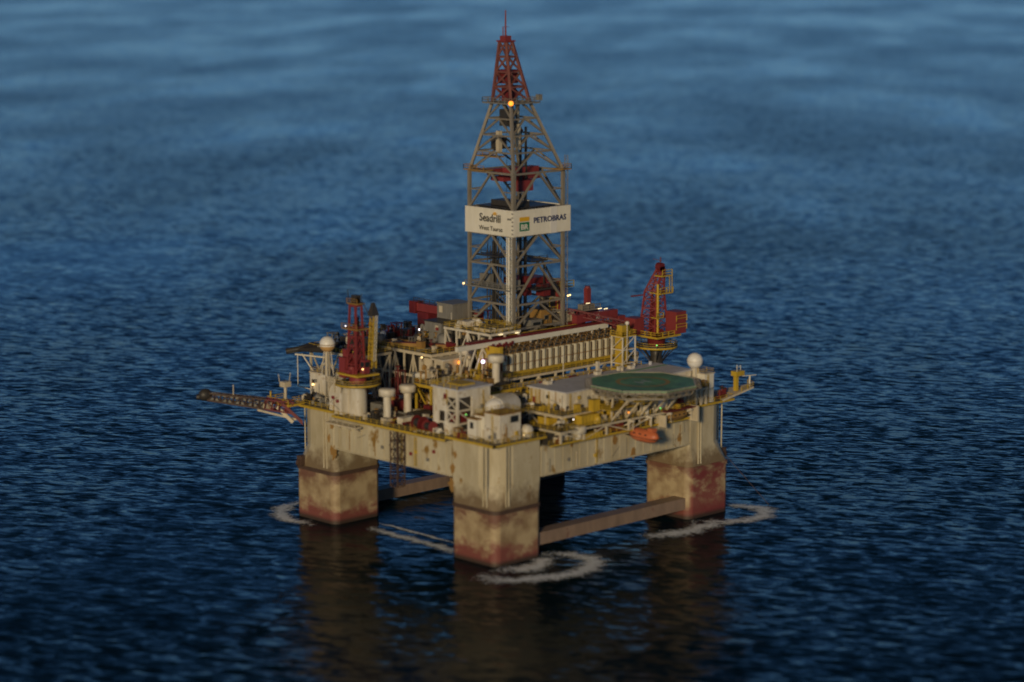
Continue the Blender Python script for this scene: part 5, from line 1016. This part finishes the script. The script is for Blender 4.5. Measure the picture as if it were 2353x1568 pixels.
def wall_fit(par, face, pos, u0, u1, z0, z1, n, seed):
    """vertical pipes, boxes and ladders fixed to a flat wall; face 'x' looks towards -x, face 'y' towards -y"""
    rd = random.Random(seed); V = (lambda u, d, z: (pos - d, u, z)) if face == 'x' else (lambda u, d, z: (u, pos - d, z))
    for k in range(n):
        u = rd.uniform(u0, u1); c = rd.random()
        if c < .4: MB().tube(V(u, .16, z0), V(u, .16, z0 + (z1 - z0) * rd.uniform(.5, 1)), .09, n=6).build('downpipe', rd.choice(('rust', 'white', 'grey')), par)
        elif c < .6: MB().tube(V(u, .14, z0 + (z1 - z0) * rd.random()), V(min(u1, u + 3), .14, z0 + (z1 - z0) * .5), .07, n=6).build('cable_run', 'grey', par)
        elif c < .85:
            zc = rd.uniform(z0 + .6, z1 - .6); a = Vector(V(u - .4, .03, zc - .4)); b_ = Vector(V(u + .4, .45, zc + .4)); MB().mm(tuple(min(a[i], b_[i]) for i in range(3)), tuple(max(a[i], b_[i]) for i in range(3))).build('wall_box', rd.choice(('grey', 'red', 'yellow', 'cream')), par)
        else: MB().truss((V(u, .18, z0), V(u + .5, .18, z0)), (V(u, .18, z1), V(u + .5, .18, z1)), 0, max(3, int((z1 - z0) / .5)), .07).build('wall_ladder', 'yellow', par)
C_ = lambda n, lb: byname(n, lb)
wall_fit(acc, 'y', -35, -14, 12, 35.4, 39.6, 16, 1); wall_fit(acc, 'x', -15, -34.4, -22, 35.4, 39.6, 10, 2)
wall_fit(C_('deck_cabin', 'white box cabin'), 'x', -41.8, -38, -33, 31.5, 38, 5, 3); wall_fit(C_('deck_cabin', 'white box cabin'), 'y', -38.4, -41.4, -35, 31.5, 38, 4, 4)
wall_fit(C_('winch_house', ''), 'x', -37.2, 35, 40.5, 31.6, 38, 6, 5); wall_fit(C_('winch_house', ''), 'y', 34.8, -37, -31, 31.6, 38, 5, 6)
wall_fit(wt, 'x', 33.8, -39, -34.2, 31.6, 39, 5, 7); wall_fit(wt, 'y', -39.2, 34, 37.2, 31.6, 39, 4, 8)
wall_fit(C_('pump_cabin', 'dark grey tall'), 'x', 0, 24.2, 30, 44.2, 54, 6, 9); wall_fit(C_('pump_cabin', 'lower dark'), 'x', -5.4, 23, 29.4, 44.2, 50, 6, 10)
wall_fit(ct, 'y', -22.5, -35.6, -30.4, 30.6, 41.5, 7, 11); wall_fit(ct, 'x', -41.5, -22, -14, 38.5, 42.2, 4, 12); wall_fit(hh, 'x', -44.4, 19.6, 24.2, 30.8, 36, 5, 13)
wall_fit(hull, 'x', -44.0, -21, 21, 21.4, 29, 14, 14); wall_fit(hull, 'y', -39.0, -26, 26, 21.4, 27.6, 12, 15)

# ------------------------------------------------------------------ lamps
def lamp(x, y, z, mat, label, r=0.28, stalk=1.2):
    t = thing('flood_lamp', label, 'lamp', (x, y, z)); MB().ball((x, y, z), r, 10).build('bulb', mat, t)
    MB().beam((x + r * 1.3, y + r * 1.3, z - stalk), (x + r * 1.3, y + r * 1.3, z + r), 0.12).box((x + r * 1.2, y + r * 1.2, z), (r * 1.2, r * 1.2, r * 1.8)).build('housing', 'grey', t)
lamp(3.6, 4.6, 111.1, 'l_orange', 'glowing orange aircraft warning lamp on the derrick crown platform', 0.7)
lamp(1.9, 21.6, 60.8, 'l_warm', 'bright warm floodlight on the left corner of the derrick')
lamp(23.2, 2.2, 57.2, 'l_warm', 'left of a pair of warm lamps on the right derrick leg', 0.24); lamp(24.0, 2.2, 57.3, 'l_warm', 'right of a pair of warm lamps on the right derrick leg', 0.24)
lamp(5, 43.4, 44.9, 'l_white', 'white lamp far left beside the foot of the dark red gantry'); lamp(-12.6, 7.7, 42.2, 'l_orange', 'large orange lamp below the left end of the white beam', 0.55)
lamp(-12.6, -1.4, 43.6, 'l_violet', 'large violet white lamp below the white beam', 0.5); lamp(-37.6, 39.4, 35.2, 'l_warm', 'warm lamp on the front of the cream box house under the left radome', 0.3)
lamp(-41.9, 13.6, 43.3, 'l_warm', 'warm lamp on the operator cab of the left crane', 0.22); lamp(-42.6, 19.5, 54.2, 'l_white', 'small white lamp halfway up the left crane boom', 0.14)
lamp(-19.2, 15.6, 43.4, 'l_warm', 'dim warm lamp at the edge of the left high deck', 0.24); lamp(0.4, -42.6, 33.9, 'l_orange', 'orange lamp under the helideck', 0.24)
lamp(12.6, -42.5, 33.4, 'l_green', 'green lamp under the right half of the helideck', 0.22); lamp(39.4, -16.4, 43.6, 'l_green', 'green navigation lamp on the right crane ring', 0.18); lamp(-42.9, -27.2, 37.2, 'l_green', 'faint green lamp beside the white cubicle', 0.18)
lamp(-18.4, -41.0, 34.5, 'l_white', 'pale lamp at the lower deck corner', 0.14); lamp(-36, -41, 33, 'l_warm', 'tiny warm lamp on the nearest column rail', 0.1)
# strip lights on gantry walkways
for x, y, z, lb in ((31.2, 2.2, 54.2, 'left strip light on the riser gantry trolley'), (36, 2.2, 52.2, 'middle strip light on the riser gantry beam'), (38.4, 2.2, 51.9, 'right strip light on the riser gantry beam'), (-5.4, -0.9, 50.0, 'strip light under the near edge of the white service platform'), (0.6, -0.9, 49.8, 'strip light at the near derrick leg under the service platform')):
    t = thing('strip_light', lb, 'lamp', (x, y, z)); MB().box((x, y, z), (1.4, 0.16, 0.16)).build('tube', 'l_strip' if 'l_strip' in M else M.setdefault('l_strip', lampmat('strip lamp', (1.0, 0.8, 0.45), 4)), t)
